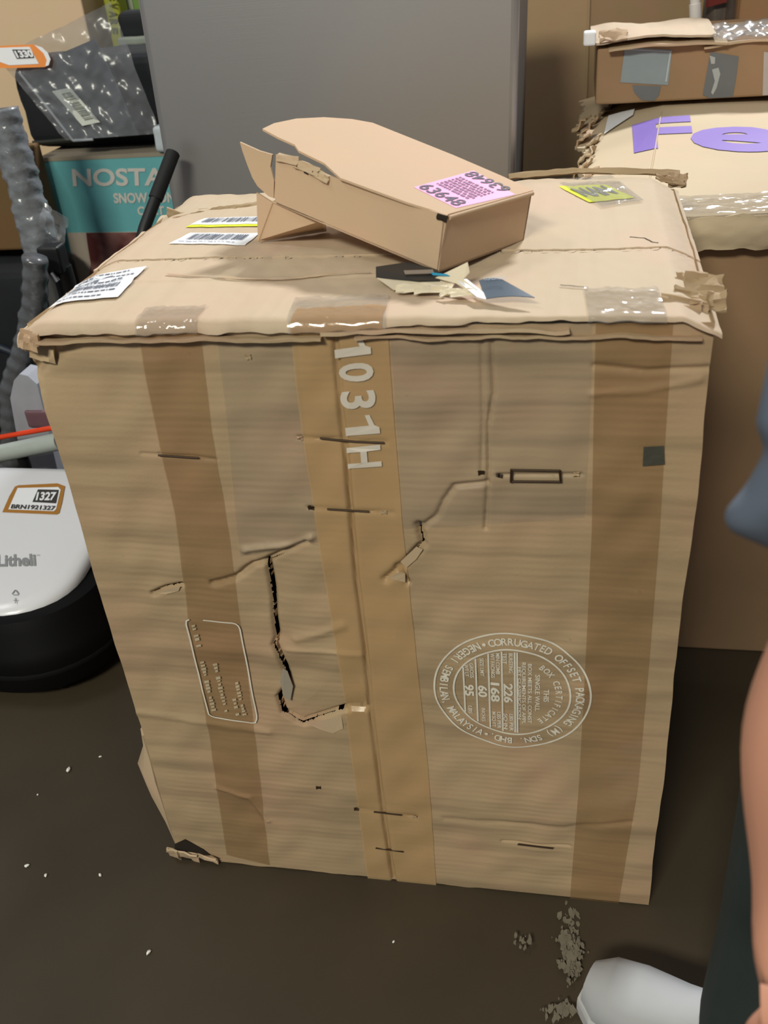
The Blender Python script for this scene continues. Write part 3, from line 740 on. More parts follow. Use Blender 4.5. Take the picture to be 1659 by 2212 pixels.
poly_solid('torn_paper', [tp3(940, 600, .812), tp3(1010, 566, .826), tp3(1014, 588, .820), tp3(1000, 603, .813), tp3(1030, 625, .810), tp3(1048, 642, .806), tp3(1030, 642, .806), tp3(985, 612, .810)][::-1], M_cream, pk, .0008)
poly_solid('paper_fold', [tp3(985, 604, .812), tp3(1008, 602, .8125), tp3(1048, 634, .8085), tp3(1050, 646, .807), tp3(1030, 641, .808)][::-1], M_label, pk, .0006)
P = bilerp([tp3(1034, 606, .812), tp3(1048, 645, .807), tp3(1155, 643, .810), tp3(1085, 604, .817)], 8, 8)
P[..., 2] += .002*np.sin(np.linspace(0, 3, 8))[None, :]
tg = sheet('slate_tag', P, M_slate, pk, .0008)
text_on('tag_lettering', 'CONDITION', P[2, 1]+V(0, 0, .003), P[2, 6]-P[2, 1], (P[0, 1]-P[2, 1])*.55, plain('pale_blue_print', '#a9b4c0', .6), tg, .0014)
poly_solid('blue_strip', [tp3(930, 588, .8165), tp3(965, 592, .816), tp3(972, 596, .815), tp3(935, 594, .815)][::-1], plain('cyan_print', '#2a8fb5', .5), pk, .0006)
for k, (x, y) in enumerate([(985, 630), (1010, 632), (930, 625), (890, 622)]): crumple('torn_paper', tp3(x, y, .8075), V(.03, .003, 0), V(.0, .008, .004), M_cream, pk, .003, 5, 430+k, .0006)

# ================================================================ STEEL APPLIANCE BEHIND
FY = .90
fl0, fr0 = ony(307, 0, FY)[0], ony(1133, 0, FY)[0]; fl1, fr1 = ony(371, 440, FY)[0], ony(1108, 400, FY)[0]
fxl = (fl0+fl1)/2-.007; fxr = (fr0+fr1)/2-.003
fr = thing('steel_refrigerator', 'brushed stainless steel appliance standing behind the big carton', 'refrigerator', ((fxl+fxr)/2, FY+.24, 0))
def steel_mat():
    m, nt, b = nodes('brushed_steel'); N, L = nt.nodes, nt.links
    b.inputs['Base Color'].default_value = (*rgb('#adabaa'), 1); b.inputs['Metallic'].default_value = .8; b.inputs['Roughness'].default_value = .40
    tc = N.new('ShaderNodeTexCoord'); mp = N.new('ShaderNodeMapping'); mp.inputs['Scale'].default_value = (4, 4, 900)
    t = N.new('ShaderNodeTexNoise'); t.inputs['Scale'].default_value = 1; L.new(tc.outputs['Object'], mp.inputs['Vector']); L.new(mp.outputs['Vector'], t.inputs['Vector'])
    bp = N.new('ShaderNodeBump'); bp.inputs['Strength'].default_value = .06; bp.inputs['Distance'].default_value = .001; L.new(t.outputs['Fac'], bp.inputs['Height']); L.new(bp.outputs['Normal'], b.inputs['Normal'])
    return m
M_steel = steel_mat()
LEAN = -.030; fpiv = V((fxl+fxr)/2, 0, .83)
def lean_box(name, lo, hi, m, bev, seg):
    v, f = cub(lo, hi, bev, seg); w = v-fpiv; c_, s_ = cos(LEAN), sin(LEAN)
    w = np.stack([w[:, 0]*c_-w[:, 2]*s_, w[:, 1], w[:, 0]*s_+w[:, 2]*c_], 1); return mk(name, w+fpiv, f, m, fr)
lean_box('door_panel', (fxl, FY, .06), (fxr, FY+.04, 1.09), M_steel, .012, 4)
lean_box('cabinet', (fxl+.006, FY+.045, .05), (fxr-.006, FY+.46, 1.08), plain('grey_cabinet_paint', '#55524e', .5), .006, 2)
for sx, zt0 in ((fxl-.0, .075), (fxr-.10, .045)):
    for sy in (FY+.09, FY+.42): v, f = tube_vf([(sx, sy, 0), (sx, sy, zt0)], .018, 12); mk('foot', v, f, M_black, fr, False)

# ================================================================ PRINTED CARTON WITH PURPLE LETTERS (right)
FZ = .748; FYF = .504
fe = thing('parcel_carton', 'big cream cardboard carton with large purple letters on its sagging top', 'carton', (.9, .85, 0))
FX0, FX1, FYB = .545, 1.22, 1.53
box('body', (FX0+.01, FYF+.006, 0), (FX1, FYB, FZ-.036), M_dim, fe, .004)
fold = lambda y: .622+.10*(y-.6)
def fe_z(x, y):
    x = np.asarray(x, float); y = np.asarray(y, float)
    z = FZ+.003*wob(x, y, 501, .4, 2)-.006*np.clip((FYF+.05-y)/.05, 0, 1)
    return z-.20*np.clip(fold(y)-x, 0, 1)
X, Yg = np.meshgrid(np.linspace(FX0-.012, FX1, 130), np.linspace(FYF-.012, FYB, 130), indexing='ij')
X = X+.008*wob(Yg, Yg*0, 503, .07, 3)*np.exp(-(X-FX0)/.02)*(X < FX0+.1)
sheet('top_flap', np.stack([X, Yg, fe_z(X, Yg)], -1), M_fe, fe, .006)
# front lip with clear tape
Xl, T2_ = np.meshgrid(np.linspace(.60, FX1, 90), np.linspace(0, 1, 10), indexing='ij')
P = np.stack([Xl, FYF-.013-.005*np.sin(T2_*pi)+.002*wob(Xl, T2_, 505, .06), fe_z(Xl, Xl*0+FYF)-.001-.042*T2_+.003*wob(Xl, T2_, 506, .05)], -1)
sheet('front_lip', P, M_fe, fe, .004)
Xl, T2_ = np.meshgrid(np.linspace(.62, FX1, 120), np.linspace(0, 1, 24), indexing='ij')
yy = np.where(T2_ < .5, FYF+.055-T2_*.14, FYF-.016); zz = np.where(T2_ < .5, fe_z(Xl, yy)+.003, fe_z(Xl, Xl*0+FYF)-.034*(T2_-.5)*2)
P = np.stack([Xl, yy+.002*wob(Xl, T2_, 507, .03, 2), zz+.0015*wob(Xl, T2_, 508, .03, 2)], -1)
sheet('clear_tape', P, M_clear, fe, .0003)
# purple lettering on the top
M_purple = plain('purple_ink', '#7d63b8', .5, noise=.05)
def fe_text():
    for ch, quad in (('F', [(1370, 322), (1500, 318), (1490, 253), (1366, 259)]), ('e', [(1494, 326), (1690, 331), (1680, 275), (1490, 277)])):
        wv, ff = text2d(ch, .055 if ch == 'F' else .045); wv = wv.copy()
        wv[:, 1] = (wv[:, 1]-wv[:, 1].min())/(wv[:, 1].max()-wv[:, 1].min()); wv[:, 0] = (wv[:, 0]-wv[:, 0].min())/(wv[:, 0].max()-wv[:, 0].min())
        bm = bmesh.new(); vs = [bm.verts.new((a, b, 0)) for a, b in wv]
        for q in ff:
            try: bm.faces.new([vs[i] for i in q])
            except ValueError: pass
        bmesh.ops.triangulate(bm, faces=bm.faces[:])
        for c in np.linspace(.05, .95, 16): bmesh.ops.bisect_plane(bm, geom=bm.verts[:]+bm.edges[:]+bm.faces[:], plane_co=(c, 0, 0), plane_no=(1, 0, 0))
        bm.verts.index_update(); uv = np.array([x.co[:2] for x in bm.verts]); ff = [[w.index for w in x.verts] for x in bm.faces]; bm.free()
        q = [onz(x, y, FZ) for x, y in quad]
        a, b = uv[:, :1], uv[:, 1:]
        W = (1-a)*(1-b)*q[0]+a*(1-b)*q[1]+a*b*q[2]+(1-a)*b*q[3]
        W[:, 2] = fe_z(W[:, 0], W[:, 1])+.0012
        mk('printed_letter', W, ff, M_purple, fe)
fe_text()
# ragged left rim, white patch
for k, (x, y) in enumerate([(1268, 385), (1262, 360), (1270, 335), (1262, 300), (1270, 278), (1285, 262), (1300, 245), (1318, 232), (1258, 268), (1280, 310)]):
    c = onz(x, y, FZ-.022); crumple('torn_edge', c, V(.012, .05, 0), V(.022, -.004, .022), M_edge, fe, .008, 6, 520+k, .003)
c4 = [onz(x, y, FZ) for x, y in [(1306, 268), (1368, 240), (1372, 226), (1315, 230)]]
P = bilerp(c4, 5, 5); P[..., 2] = fe_z(P[..., 0], P[..., 1])+.004; sheet('white_patch', P, M_label, fe, .0005)
tube('fold_crease', [V(fold(y), y, fe_z(fold(y), y)) for y in np.linspace(FYF, 1.15, 12)], .0016, M_fe, fe, 6)

# ================================================================ TAPED CARTON ON TOP OF IT
TY = 1.20; TZ0 = .757
tb = thing('taped_carton', 'crushed brown carton with grey duct tape strip and grey label, stacked on cream carton', 'carton', (.82, 1.3, TZ0))
txl = ony(1288, 170, TY)[0]; tzt = ony(1300, 104, TY)[2]
TX1 = txl+.46
box('body', (txl, TY, TZ0), (TX1, TY+.31, tzt), M_dim, tb, .004)
def tflap(name, x0, x1, y0, y1, z0, z1, seed, m):
    X, Y = np.meshgrid(np.linspace(x0, x1, 50), np.linspace(y0, y1, 12), indexing='ij'); u = (X-x0)/(x1-x0); w = (Y-y0)/(y1-y0+1e-9)
    Z = z0+(z1-z0)*w+.004*wob(X, Y, seed, .15, 3)+.005*np.sin(u*pi)*(1-w)
    Y = Y+.006*wob(X, Y, seed+1, .1, 3)
    return sheet(name, np.stack([X, Y, Z], -1), m, tb, .004)
tflap('top_flap', txl-.012, txl+.21, TY-.012, TY+.16, tzt+.012, tzt+.022, 541, M_top)
tflap('top_flap', txl+.02, txl+.23, TY-.020, TY+.12, tzt-.002, tzt+.012, 543, M_pale)
tflap('top_flap', txl+.19, TX1, TY-.010, TY+.20, tzt-.006, tzt+.006, 545, M_pale)
crumple('torn_edge', ony(1325, 75, TY-.01), V(.05, 0, 0), V(0, .02, .016), M_pale, tb, .007, 6, 549, .003)
cw = ony(1273, 83, TY-.01); box('white_corner_guard', cw-V(.011, .01, .012), cw+V(.012, .02, .012), M_label, tb, .004)
def tyb(x, y, o):
    q = ony(x, y, TY-o); q[2] = max(q[2], TZ0+.002); return q
lq = [ony(x, y, TY-.0012) for x, y in [(1340, 178), (1443, 184), (1452, 108), (1350, 102)]]
gl = sheet('grey_label', bilerp(lq, 4, 4), plain('blue_grey_label', '#8a9599', .5), tb, .0006, False)
rects_on('label_border', [(.03, .93, .97, .96), (.93, .1, .96, .93)], lq[0], lq[1]-lq[0], lq[3]-lq[0], plain('pale_print', '#b4bcc0', .5), gl, .0008)
M_duct = plain('grey_duct_tape', '#6c6f70', .35, noise=.12, scale=25)
poly_solid('duct_tape', [tyb(x, y, .001) for x, y in [(1366, 184), (1428, 186), (1424, 205), (1412, 222), (1385, 216), (1370, 200)]], M_duct, tb, .0005, nrm=V(0, -1, 0))
ds = poly_solid('duct_tape', [tyb(x, y, .0012) for x, y in [(1535, 112), (1596, 122), (1590, 170), (1580, 235), (1530, 236), (1518, 205)]], M_duct, tb, .0006, nrm=V(0, -1, 0))
for k, pts in enumerate([[(1538, 150), (1552, 146), (1556, 160), (1548, 190), (1540, 205), (1536, 200), (1544, 175)], [(1533, 120), (1545, 124), (1544, 138), (1536, 138)]]):
    poly_solid('torn_spot', [ony(x, y, TY-.0022) for x, y in pts], plain('scuffed_tape', '#a9adac', .5), tb, .0004, nrm=V(0, -1, 0))
sheet('white_label', bilerp([tyb(x, y, .0012) for x, y in [(1642, 248), (1720, 254), (1728, 118), (1650, 112)]], 3, 3), plain('lilac_white_paper', '#b5aaa6', .6), tb, .0006, False)
Xl, T2_ = np.meshgrid(np.linspace(txl+.20, TX1, 60), np.linspace(0, 1, 20), indexing='ij')
P = np.stack([Xl, TY-.014+T2_*.10+.005*wob(Xl, T2_, 551, .05), tzt+.006+.012*T2_+.008*wob(Xl*1.0, T2_*.1, 553, .05, 3)], -1); sheet('clear_tape', P, M_wrap, tb, .0004)

# ================================================================ THINGS STANDING BEHIND ON THE RIGHT
wp = thing('white_pole', 'short white plastic pole rising behind the crushed carton', 'pole', tuple(V(*ony(1503, 60, 1.56)[:2], 0)))
pb = ony(1503, 62, 1.56); pt = ony(1500, -60, 1.56)
d_ = (pt-pb)/np.linalg.norm(pt-pb)
tube('shaft', [pb-V(0, 0, pb[2]-.001) if False else V(pb[0], pb[1], 0), pb, pb+d_*.048], .0125, plain('white_plastic', '#ded9d4', .4), wp)
tube('cap_sleeve', [pb+d_*.046, pt], .0105, MATS['white_plastic'], wp)
tall = thing('tall_carton', 'tall plain brown carton standing behind the steel appliance and crushed carton', 'carton', (.56, 1.95, 0))
cpt = ony(1272, 30, 1.80); 
def prism(name, base, z0, z1, m, parent, bev=0):
    n = len(base); v = [V(x, y, z0) for x, y in base]+[V(x, y, z1) for x, y in base]
    return mk(name, v, [tuple(range(n))[::-1], tuple(range(n, 2*n))]+[(i, (i+1) % n, n+(i+1) % n, n+i) for i in range(n)], m, parent)
c0 = cpt[:2]
prism('body', [(c0[0], c0[1]), (c0[0]+.30, c0[1]+.10), (c0[0]+.24, c0[1]+.42), (c0[0]-.30, c0[1]+.42), (c0[0]-.30, c0[1]+.06)], 0, 1.5, card('kraft_tall', '#ad9370', dark=.92, spots=False), tall)
tube('corner_edge', [V(c0[0], c0[1], .0), V(c0[0], c0[1], 1.5)], .004, MATS['kraft_tall'], tall, 8)
rc = thing('upright_carton', 'plain brown carton panel behind the crushed carton, at the right edge', 'carton', (1.25, 2.05, 0))
rx = ony(1592, 30, 1.75)[0]; box('body', (rx, 1.75, 0), (rx+.5, 2.2, 1.45), card('kraft_right', '#a5835c', dark=.93, spots=False), rc, .005)
tube('corner_edge', [V(rx, 1.75, 0), V(rx, 1.75, 1.45)], .004, MATS['kraft_right'], rc, 8)
gb = thing('wrapped_bundle', 'dark grey bundle with red stripe squeezed between white pole and upright carton', 'bundle', tuple(V(*ony(1555, 40, 1.68)[:2], 0)))
gx0, gx1 = ony(1518, 40, 1.68)[0], ony(1588, 40, 1.68)[0]
X, T2_ = np.meshgrid(np.linspace(0, 1, 24), np.linspace(0, 1, 50), indexing='ij')
P = np.stack([gx0+(gx1-gx0)*X+.004*wob(X, T2_, 561, .3), 1.70-.03*np.sin(X*pi)+.006*wob(X*.3, T2_, 562, .12), T2_*1.3], -1)
sheet('wrap', P, plain('grey_wrap', '#5b5048', .4, noise=.35, scale=25, bump=.4), gb, .02)
rs = ony(1548, 2, 1.655); sheet('red_band', bilerp([rs+V(-.022, 0, -.012), rs+V(.022, 0, -.004), rs+V(.022, 0, .05), rs+V(-.022, 0, .05)], 3, 3), plain('dark_red_band', '#6b2018', .5), gb, .004, False)

# ================================================================ LEFT SIDE: TEAL CARTON
TLY = 1.42
tc_ = thing('teal_carton', 'teal printed carton with white lettering and a photo panel, left of the appliance', 'carton', (-.5, 1.57, 0))
tA = ony(77, 341, TLY); tB = ony(357, 331, TLY); tC = ony(165, 640, TLY)
M_teal = plain('teal_print', '#66abb0', .35, noise=.05)
TXL = (tA[0]+tC[0])/2; TZT = (tA[2]+tB[2])/2; TXR = TXL+.62
box('body', (TXL, TLY, 0), (TXR, TLY+.30, TZT), M_teal, tc_, .003)
box('top_edge', (TXL-.001, TLY-.001, TZT-.008), (TXR, TLY+.301, TZT+.001), plain('worn_card_edge', '#8d8474', .8), tc_)
M_tw = plain('white_print', '#c7c3bd', .5)
def tl(p): return ony(p[0], p[1], TLY-.0008)
def ttext(s, ll, lr, ul, w, cut=None):
    O = tl(ll); X = tl(lr)-O; Y = tl(ul)-O; return text_on('lettering', s, O, X, Y, M_tw, tc_, .0006, w)
ttext('NOSTALGIA', (158, 401), (490, 398), (155, 364), .035)
ttext('SNOW CONE', (247, 438), (392, 436), (244, 417), .05)
ttext('CART', (298, 464), (356, 463), (296, 446), .05)
ph = thing('x', '', '') if False else None
pq = [tl(p) for p in [(176, 660), (520, 660), (520, 497), (145, 503)]]
sheet('photo_panel', bilerp(pq, 3, 3), plain('photo_cream', '#b6aa9c', .5, noise=.08, scale=12), tc_, .0006, False)
def photo_mat():
    m, nt, b = nodes('photo_maroon'); N, L = nt.nodes, nt.links
    tc = N.new('ShaderNodeTexCoord'); t = N.new('ShaderNodeTexNoise'); t.inputs['Scale'].default_value = 14; L.new(tc.outputs['Object'], t.inputs['Vector'])
    r = N.new('ShaderNodeValToRGB'); r.color_ramp.elements[0].position = .35; r.color_ramp.elements[1].position = .62
    r.color_ramp.elements[0].color = (*rgb('#5a2a2a'), 1); r.color_ramp.elements[1].color = (*rgb('#9a7068'), 1)
    L.new(t.outputs['Fac'], r.inputs[0]); L.new(r.outputs[0], b.inputs['Base Color']); b.inputs['Roughness'].default_value = .5; return m
def tl2(p): return ony(p[0], p[1], TLY-.0016)
poly_solid('photo_subject', [tl2(p) for p in [(205, 660), (520, 660), (520, 500), (186, 503), (190, 535), (196, 570), (192, 600)]], photo_mat(), tc_, .0005, nrm=V(0, -1, 0))

# ---- black padded case lying on the teal carton, plus the poly bag with a tablet-like board
bc = thing('black_padded_case', 'soft black padded case lying on top of the teal carton', 'case', (-.55, 1.56, TZT+.002))
def soft_box(name, lo, hi, m, parent, seed, amp=.012, r=.03):
    v, f = cub(lo, hi, r, 4); bm = bmesh.new(); vs = [bm.verts.new(q) for q in v]
    for q in f: bm.faces.new([vs[i] for i in q])
    bmesh.ops.subdivide_edges(bm, edges=bm.edges[:], cuts=4, use_grid_fill=True)
    bm.verts.index_update(); v = np.array([q.co[:] for q in bm.verts]); f = [[w.index for w in q.verts] for q in bm.faces]; bm.free()
    c = (np.array(lo)+np.array(hi))/2; d = v-c; d /= np.linalg.norm(d, axis=1, keepdims=True)
    v = v+d*(amp*wob(v[:, 0]+.7*v[:, 1], v[:, 2]+.5*v[:, 1], seed, .16, 3))[:, None]; v[:, 2] = np.maximum(v[:, 2], lo[2])
    return mk(name, v, f, m, parent, True)
zt = TZT+.003
soft_box('body', (TXL-.06, TLY+.075, zt), (TXR-.10, TLY+.29, ony(100, 128, TLY+.08)[2]), M_blackcloth, bc, 601, .012, .035)
tube('zip_edge', interp([V(TXL-.04, TLY+.066, zt+.02), V(TXL+.15, TLY+.058, zt+.028), V(TXL+.36, TLY+.062, zt+.035), V(TXR-.12, TLY+.068, zt+.045)], 20), .006, plain('dark_olive_piping', '#23251f', .6), bc, 8)
wt_ = ony(338, 292, TLY-.02)
wi = thing('white_wedge', 'small white plastic piece between the black case and the steel appliance', 'plastic piece', (wt_[0], wt_[1], TZT+.002))
soft_box('body', (wt_[0]-.014, wt_[1]+.005, TZT+.002), (wt_[0]+.022, wt_[1]+.04, TZT+.062), plain('pale_plastic', '#b9c2c8', .4), wi, 603, .004, .01)
# the bagged board: dark plate inside a clear bag
pb_ = thing('bagged_board', 'dark grey board in a clear plastic bag with barcode label, leaning on the black case', 'bagged board', tuple(ony(170, 300, TLY-.03)))
PB, PT_ = TLY-.012, TLY+.012
bq = [ony(160, 302, PB), ony(300, 292, PB+.012), ony(205, 84, PT_+.012), ony(42, 152, PT_)]
bn = np.cross(bq[1]-bq[0], bq[3]-bq[0]); bn /= np.linalg.norm(bn)
M_board = plain('slate_board', '#3c4048', .35, noise=.2, scale=12)
G = bilerp(bq, 14, 14); G = G+bn*(.004*wob(G[..., 0], G[..., 2], 611, .2, 2))[..., None]
sheet('board', G, M_board, pb_, .004)
def bmap(u, v, o=.004): return ((1-u)*(1-v)*bq[0]+u*(1-v)*bq[1]+u*v*bq[2]+(1-u)*v*bq[3])+bn*o
tube('white_edge', interp([bmap(-.01, -.01), bmap(-.005, .5), bmap(-.01, .98)], 12), .0035, plain('silver_plastic', '#a7adb4', .35), pb_, 8)
tube('white_edge', interp([bmap(-.01, -.01), bmap(.3, -.012)], 6), .0035, MATS['silver_plastic'], pb_, 8)
lq = [onp(x, y, bmap(.5, .5, .010), bn) for x, y in [(178, 272), (216, 264), (152, 189), (112, 197)]]
bl_ = sheet('barcode_label', bilerp(lq, 3, 3), plain('grey_white_label', '#c9cdc4', .5), pb_, .0006, False)
rects_on('barcode', [(b0, a0, b1, a1) for (a0, b0, a1, b1) in barcode(.12, .92, .35, .85, 26, 12)], lq[0], lq[1]-lq[0], lq[3]-lq[0], plain('bar_grey', '#6e746c', .6), bl_, .0008)
Xu, Yv = np.meshgrid(np.linspace(-.10, 1.35, 50), np.linspace(.0, 1.22, 50), indexing='ij')
G = ((1-Xu)*(1-Yv))[..., None]*bq[0]+(Xu*(1-Yv))[..., None]*bq[1]+(Xu*Yv)[..., None]*bq[2]+((1-Xu)*Yv)[..., None]*bq[3]
G = G+bn*(.012+.008*wob(Xu, Yv, 615, .35, 3))[..., None]
sheet('clear_bag', G, film('thin_poly_bag', (.94, .95, .96), .14, .22, .12, 10, bodycol=(.42, .43, .46), gloss=.02), pb_, .0003)
# orange-rimmed number sticker at the bag mouth
sn = bn; sp = bmap(.1, .95, .026)
def stk(pts, name, m, par, o=0): return poly_solid(name, [onp(x, y, sp+bn*o, bn) for x, y in pts], m, par, .0006, nrm=bn)
out = [(-60, 104), (20, 98), (72, 96), (90, 102), (103, 114), (109, 128), (106, 140), (96, 145), (20, 147), (-60, 146)]
sk = stk(out, 'number_sticker', plain('sticker_orange', '#f0913c', .4), pb_)
stk([(-50, 105), (30, 102), (64, 101), (84, 138), (20, 141), (0, 134), (-50, 134)], 'sticker_panel', M_label, sk, .001)
stk([(74, 97), (90, 102), (103, 114), (109, 128), (105, 141), (98, 143), (101, 130), (94, 115)], 'sticker_rim', M_label, sk, .001)
stk([(26, 107), (64, 107), (74, 125), (36, 127)], 'number_block', M_ink, sk, .002)
q = [onp(x, y, sp+bn*.0034, bn) for x, y in [(37, 124), (74, 122), (30, 110)]]
text_on('sticker_digits', '1330', q[0], q[1]-q[0], q[2]-q[0], M_label, sk, .0004, .07)

# ---- cartons and bags further back
tanc = thing('tan_carton', 'plain pale tan carton standing at the far upper left', 'carton', (-1.3, 2.0, 0))
tx = ony(186, 50, 1.80)[0]; box('body', (tx-.75, 1.80, 0), (tx, 2.2, 1.35), card('kraft_tan', '#e0c6a2', dark=.96, spots=False, pink=.03), tanc, .004)
bt = ony(186, 10, 1.98); bt2 = ony(235, 8, 2.30)
brc = thing('brown_carton', 'brown carton with a top edge coloured paler as if lit behind the tan carton', 'carton', (bt2[0]+.1, 2.42, 0))
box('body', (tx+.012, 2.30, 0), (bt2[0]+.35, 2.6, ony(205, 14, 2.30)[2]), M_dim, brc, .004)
box('top_edge', (tx+.012, 2.294, ony(205, 14, 2.30)[2]-.001), (bt2[0]+.35, 2.6, ony(205, 8, 2.30)[2]), M_top, brc, .003)  # paler kraft puts the light on the top edge into the colour
ls = thing('lime_package', 'narrow lime green package with dark vertical lettering beside the steel appliance', 'package', tuple(V(*ony(246, 60, 1.86)[:2], 0)))
l0, l1 = ony(230, 40, 1.86), ony(262, 40, 1.86); lb = ony(246, 82, 1.86)[2]
M_lime = plain('lime_print', '#a3a637', .45, noise=.08)
soft_box('body', (l0[0], 1.86, 0), (l1[0], 1.92, 1.12), M_lime, ls, 621, .003, .008)
for k, (ch, y) in enumerate(zip('ERAVE', (66, 47, 30, 12, -6))):
    q = [ony(236, y-6, 1.8565), ony(236, y+7, 1.8565), ony(254, y-6, 1.8565)]
    text_on('vertical_letter', ch, q[0], q[1]-q[0], q[2]-q[0], plain('olive_ink', '#5d5f1d', .6), ls, .0006, .04)
gw = thing('green_white_bag', 'green and white plastic bag beside the lime package', 'bag', tuple(V(*ony(282, 10, 1.93)[:2], 0)))
g0, g1 = ony(262, 10, 1.93)[0], ony(360, 10, 1.93)[0]
soft_box('body', (g0, 1.93, 0), (g1, 2.05, 1.10), plain('green_bag', '#6f9148', .4, noise=.3, scale=9), gw, 623, .008, .02)
soft_box('white_panel', (g0+.003, 1.925, .2), (g0+.035, 1.94, 1.09), plain('pale_green_print', '#a9b198', .4, noise=.15), gw, 625, .002, .004)
bb = thing('black_bag', 'bulky black bag stacked behind the padded case against the appliance', 'bag', tuple(V(*ony(280, 70, 1.78)[:2], 0)))
b0 = ony(246, 40, 1.78); zt_ = ony(285, 23, 1.78)[2]
zz_ = ony(270, 75, 1.78)[2]
soft_box('upper_body', (b0[0]+.008, 1.765, zz_-.02), (b0[0]+.38, 1.84, zt_), M_blackcloth, bb, 627, .006, .02)
soft_box('lower_body', (b0[0]+.012, 1.755, 0), (b0[0]+.38, 1.84, zz_-.03), M_black, bb, 629, .008, .02)
soft_box('white_fold', (b0[0]+.012, 1.752, zz_-.024), (b0[0]+.09, 1.77, zz_-.004), plain('pale_grey_fabric', '#8d958c', .6), bb, 631, .004, .006)
rd = ony(288, 148, 1.74); soft_box('red_tab', (rd[0]-.016, 1.735, rd[2]-.010), (rd[0]+.018, 1.76, rd[2]+.008), plain('dull_red', '#7a3a36', .6), bb, 633, .002, .004)

# ---- leaning black pole in front of the teal carton
bp_ = thing('black_pole', 'black round pole leaning in front of the teal carton', 'pole', (-.4, .8, 0))
p1 = ony(372, 335, .86); p2 = ony(292, 545, .74); dd = p2-p1; p2 = p2+dd*.08; p3 = V(p2[0], p2[1]+.01, .03)
tube('shaft', interp([p1+(p1-p2)*.03, p2, p3], 12), .0105, M_black, bp_, 14)
tube('grip', interp([p1+(p1-p2)*.02, p1+(p2-p1)*.42], 6), .0125, plain('soft_black_grip', '#1b1c1e', .7), bp_, 14)
tube('end_ferrule', [V(p3[0], p3[1], .06), V(p3[0], p3[1], 0)], .014, M_black, bp_, 14)

# ---- bubble-wrapped tube and wrapped hose
def rough_tube(name, pts, r, m, parent, seed, amp, n=60, k=20, ribs=0):
    c = interp(pts, n); v, f = tube_vf(c, r, k); v = v.reshape(n, k, 3); d = v-c[:, None]; d /= np.linalg.norm(d, axis=2, keepdims=True)
    a = np.linspace(0, 1, k, endpoint=False)*2*pi; S_, A_ = np.meshgrid(np.linspace(0, 1, n)*8, a, indexing='ij')
    w = amp*wob(S_+.3*np.cos(A_), np.sin(A_)*.6, seed, .7, 3)+ribs*np.sin(S_*14+np.cos(A_))
    return mk(name, (v+d*w[..., None]).reshape(-1, 3), f, m, parent, True)
wt1 = thing('bubble_wrapped_tube', 'slanted tube wrapped in shiny clear bubble wrap at left', 'wrapped tube', (-.72, 1.05, 0))
a0, a1, a2 = ony(2, 235, 1.165), ony(46, 380, 1.16), ony(95, 555, 1.15); a3 = a2+(a2-a1)*((.01-a2[2])/(a2-a1)[2])
rough_tube('core_tube', [a0, a1, a2, a3], .017, plain('dark_grey_tube', '#4a4a4b', .5), wt1, 641, .001)
M_bub = plain('grey_bubble_wrap', '#777b80', .18, spec=.7, noise=.35, scale=45, bump=.8)
rough_tube('bubble_wrap', [a0, a1, a2+(a1-a2)*.05], np.linspace(.034, .040, 60), M_bub, wt1, 643, .006, 60, 24)
crumple('wrap_tail', ony(115, 480, 1.11), V(.05, 0, -.04), V(.02, .01, .05), M_wrap, wt1, .014, 8, 645, .0006)
wh = thing('plastic_sleeved_hose', 'dark ribbed hose in a grey plastic sleeve hanging below the bubble wrap', 'hose', (-.62, .95, 0))
h0, h1, h2, h3 = ony(76, 556, .985), ony(76, 640, .985), ony(58, 740, .985), ony(24, 840, .985)
h4 = h3+V(-.06, 0, -.2); h5 = V(h4[0]-.02, h4[1], .03)
rough_tube('sleeve', [h0, h1, h2, h3, h4, h5], .026, plain('grey_plastic_sleeve', '#55575b', .2, spec=.7, noise=.3, scale=40, bump=.6), wh, 647, .003, 80, 18, .0015)
cl = thing('black_clamp', 'black clamp block with chrome bolt beside the wrapped tube', 'clamp', tuple(V(*ony(118, 570, 1.05)[:2], 0)))
q0 = ony(112, 562, 1.05)
soft_box('block', (q0[0]-.026, q0[1]-.01, q0[2]-.03), (q0[0]+.024, q0[1]+.03, q0[2]+.03), M_black, cl, 649, .002, .006)
tube('post', [V(q0[0]+.012, q0[1]+.02, 0), V(q0[0]+.006, q0[1]+.02, q0[2]-.02)], .022, M_black, cl)
q1_, q2_ = ony(110, 590, 1.034), ony(124, 608, 1.034); tube('chrome_bolt', [q1_, q2_], .0075, plain('chrome', '#d8d8da', .15, 1.), cl)
dk = thing('dark_brown_carton', 'dark brown carton edge at the far left behind the wrapped tube', 'carton', (-1.1, 1.3, .502))
dx = ony(42, 480, 1.22)[0]; box('body', (dx-.5, 1.22, .502), (dx, 1.40, ony(0, 345, 1.22)[2]), card('kraft_dark_brown', '#6d5636', dark=.9, spots=False), dk, .006)  # dark brown is the board's own colour
bg = thing('dark_filler_bag', 'large slumped black bag added to fill the dark area left of the teal carton', 'bag', (-.95, 1.3, 0))  # added bag, fills the darkness behind the wrapped tube and hose
soft_box('body', (-1.35, 1.225, 0), (ony(110, 600, 1.225)[0], 1.39, .48), M_blackcloth, bg, 651, .010, .05)
tube('strap', interp([V(-1.2, 1.21, .18), V(-1.0, 1.205, .30), V(-.85, 1.208, .26), V(-.72, 1.212, .12)], 20), .010, plain('navy_strap', '#252d3a', .5), bg, 8)
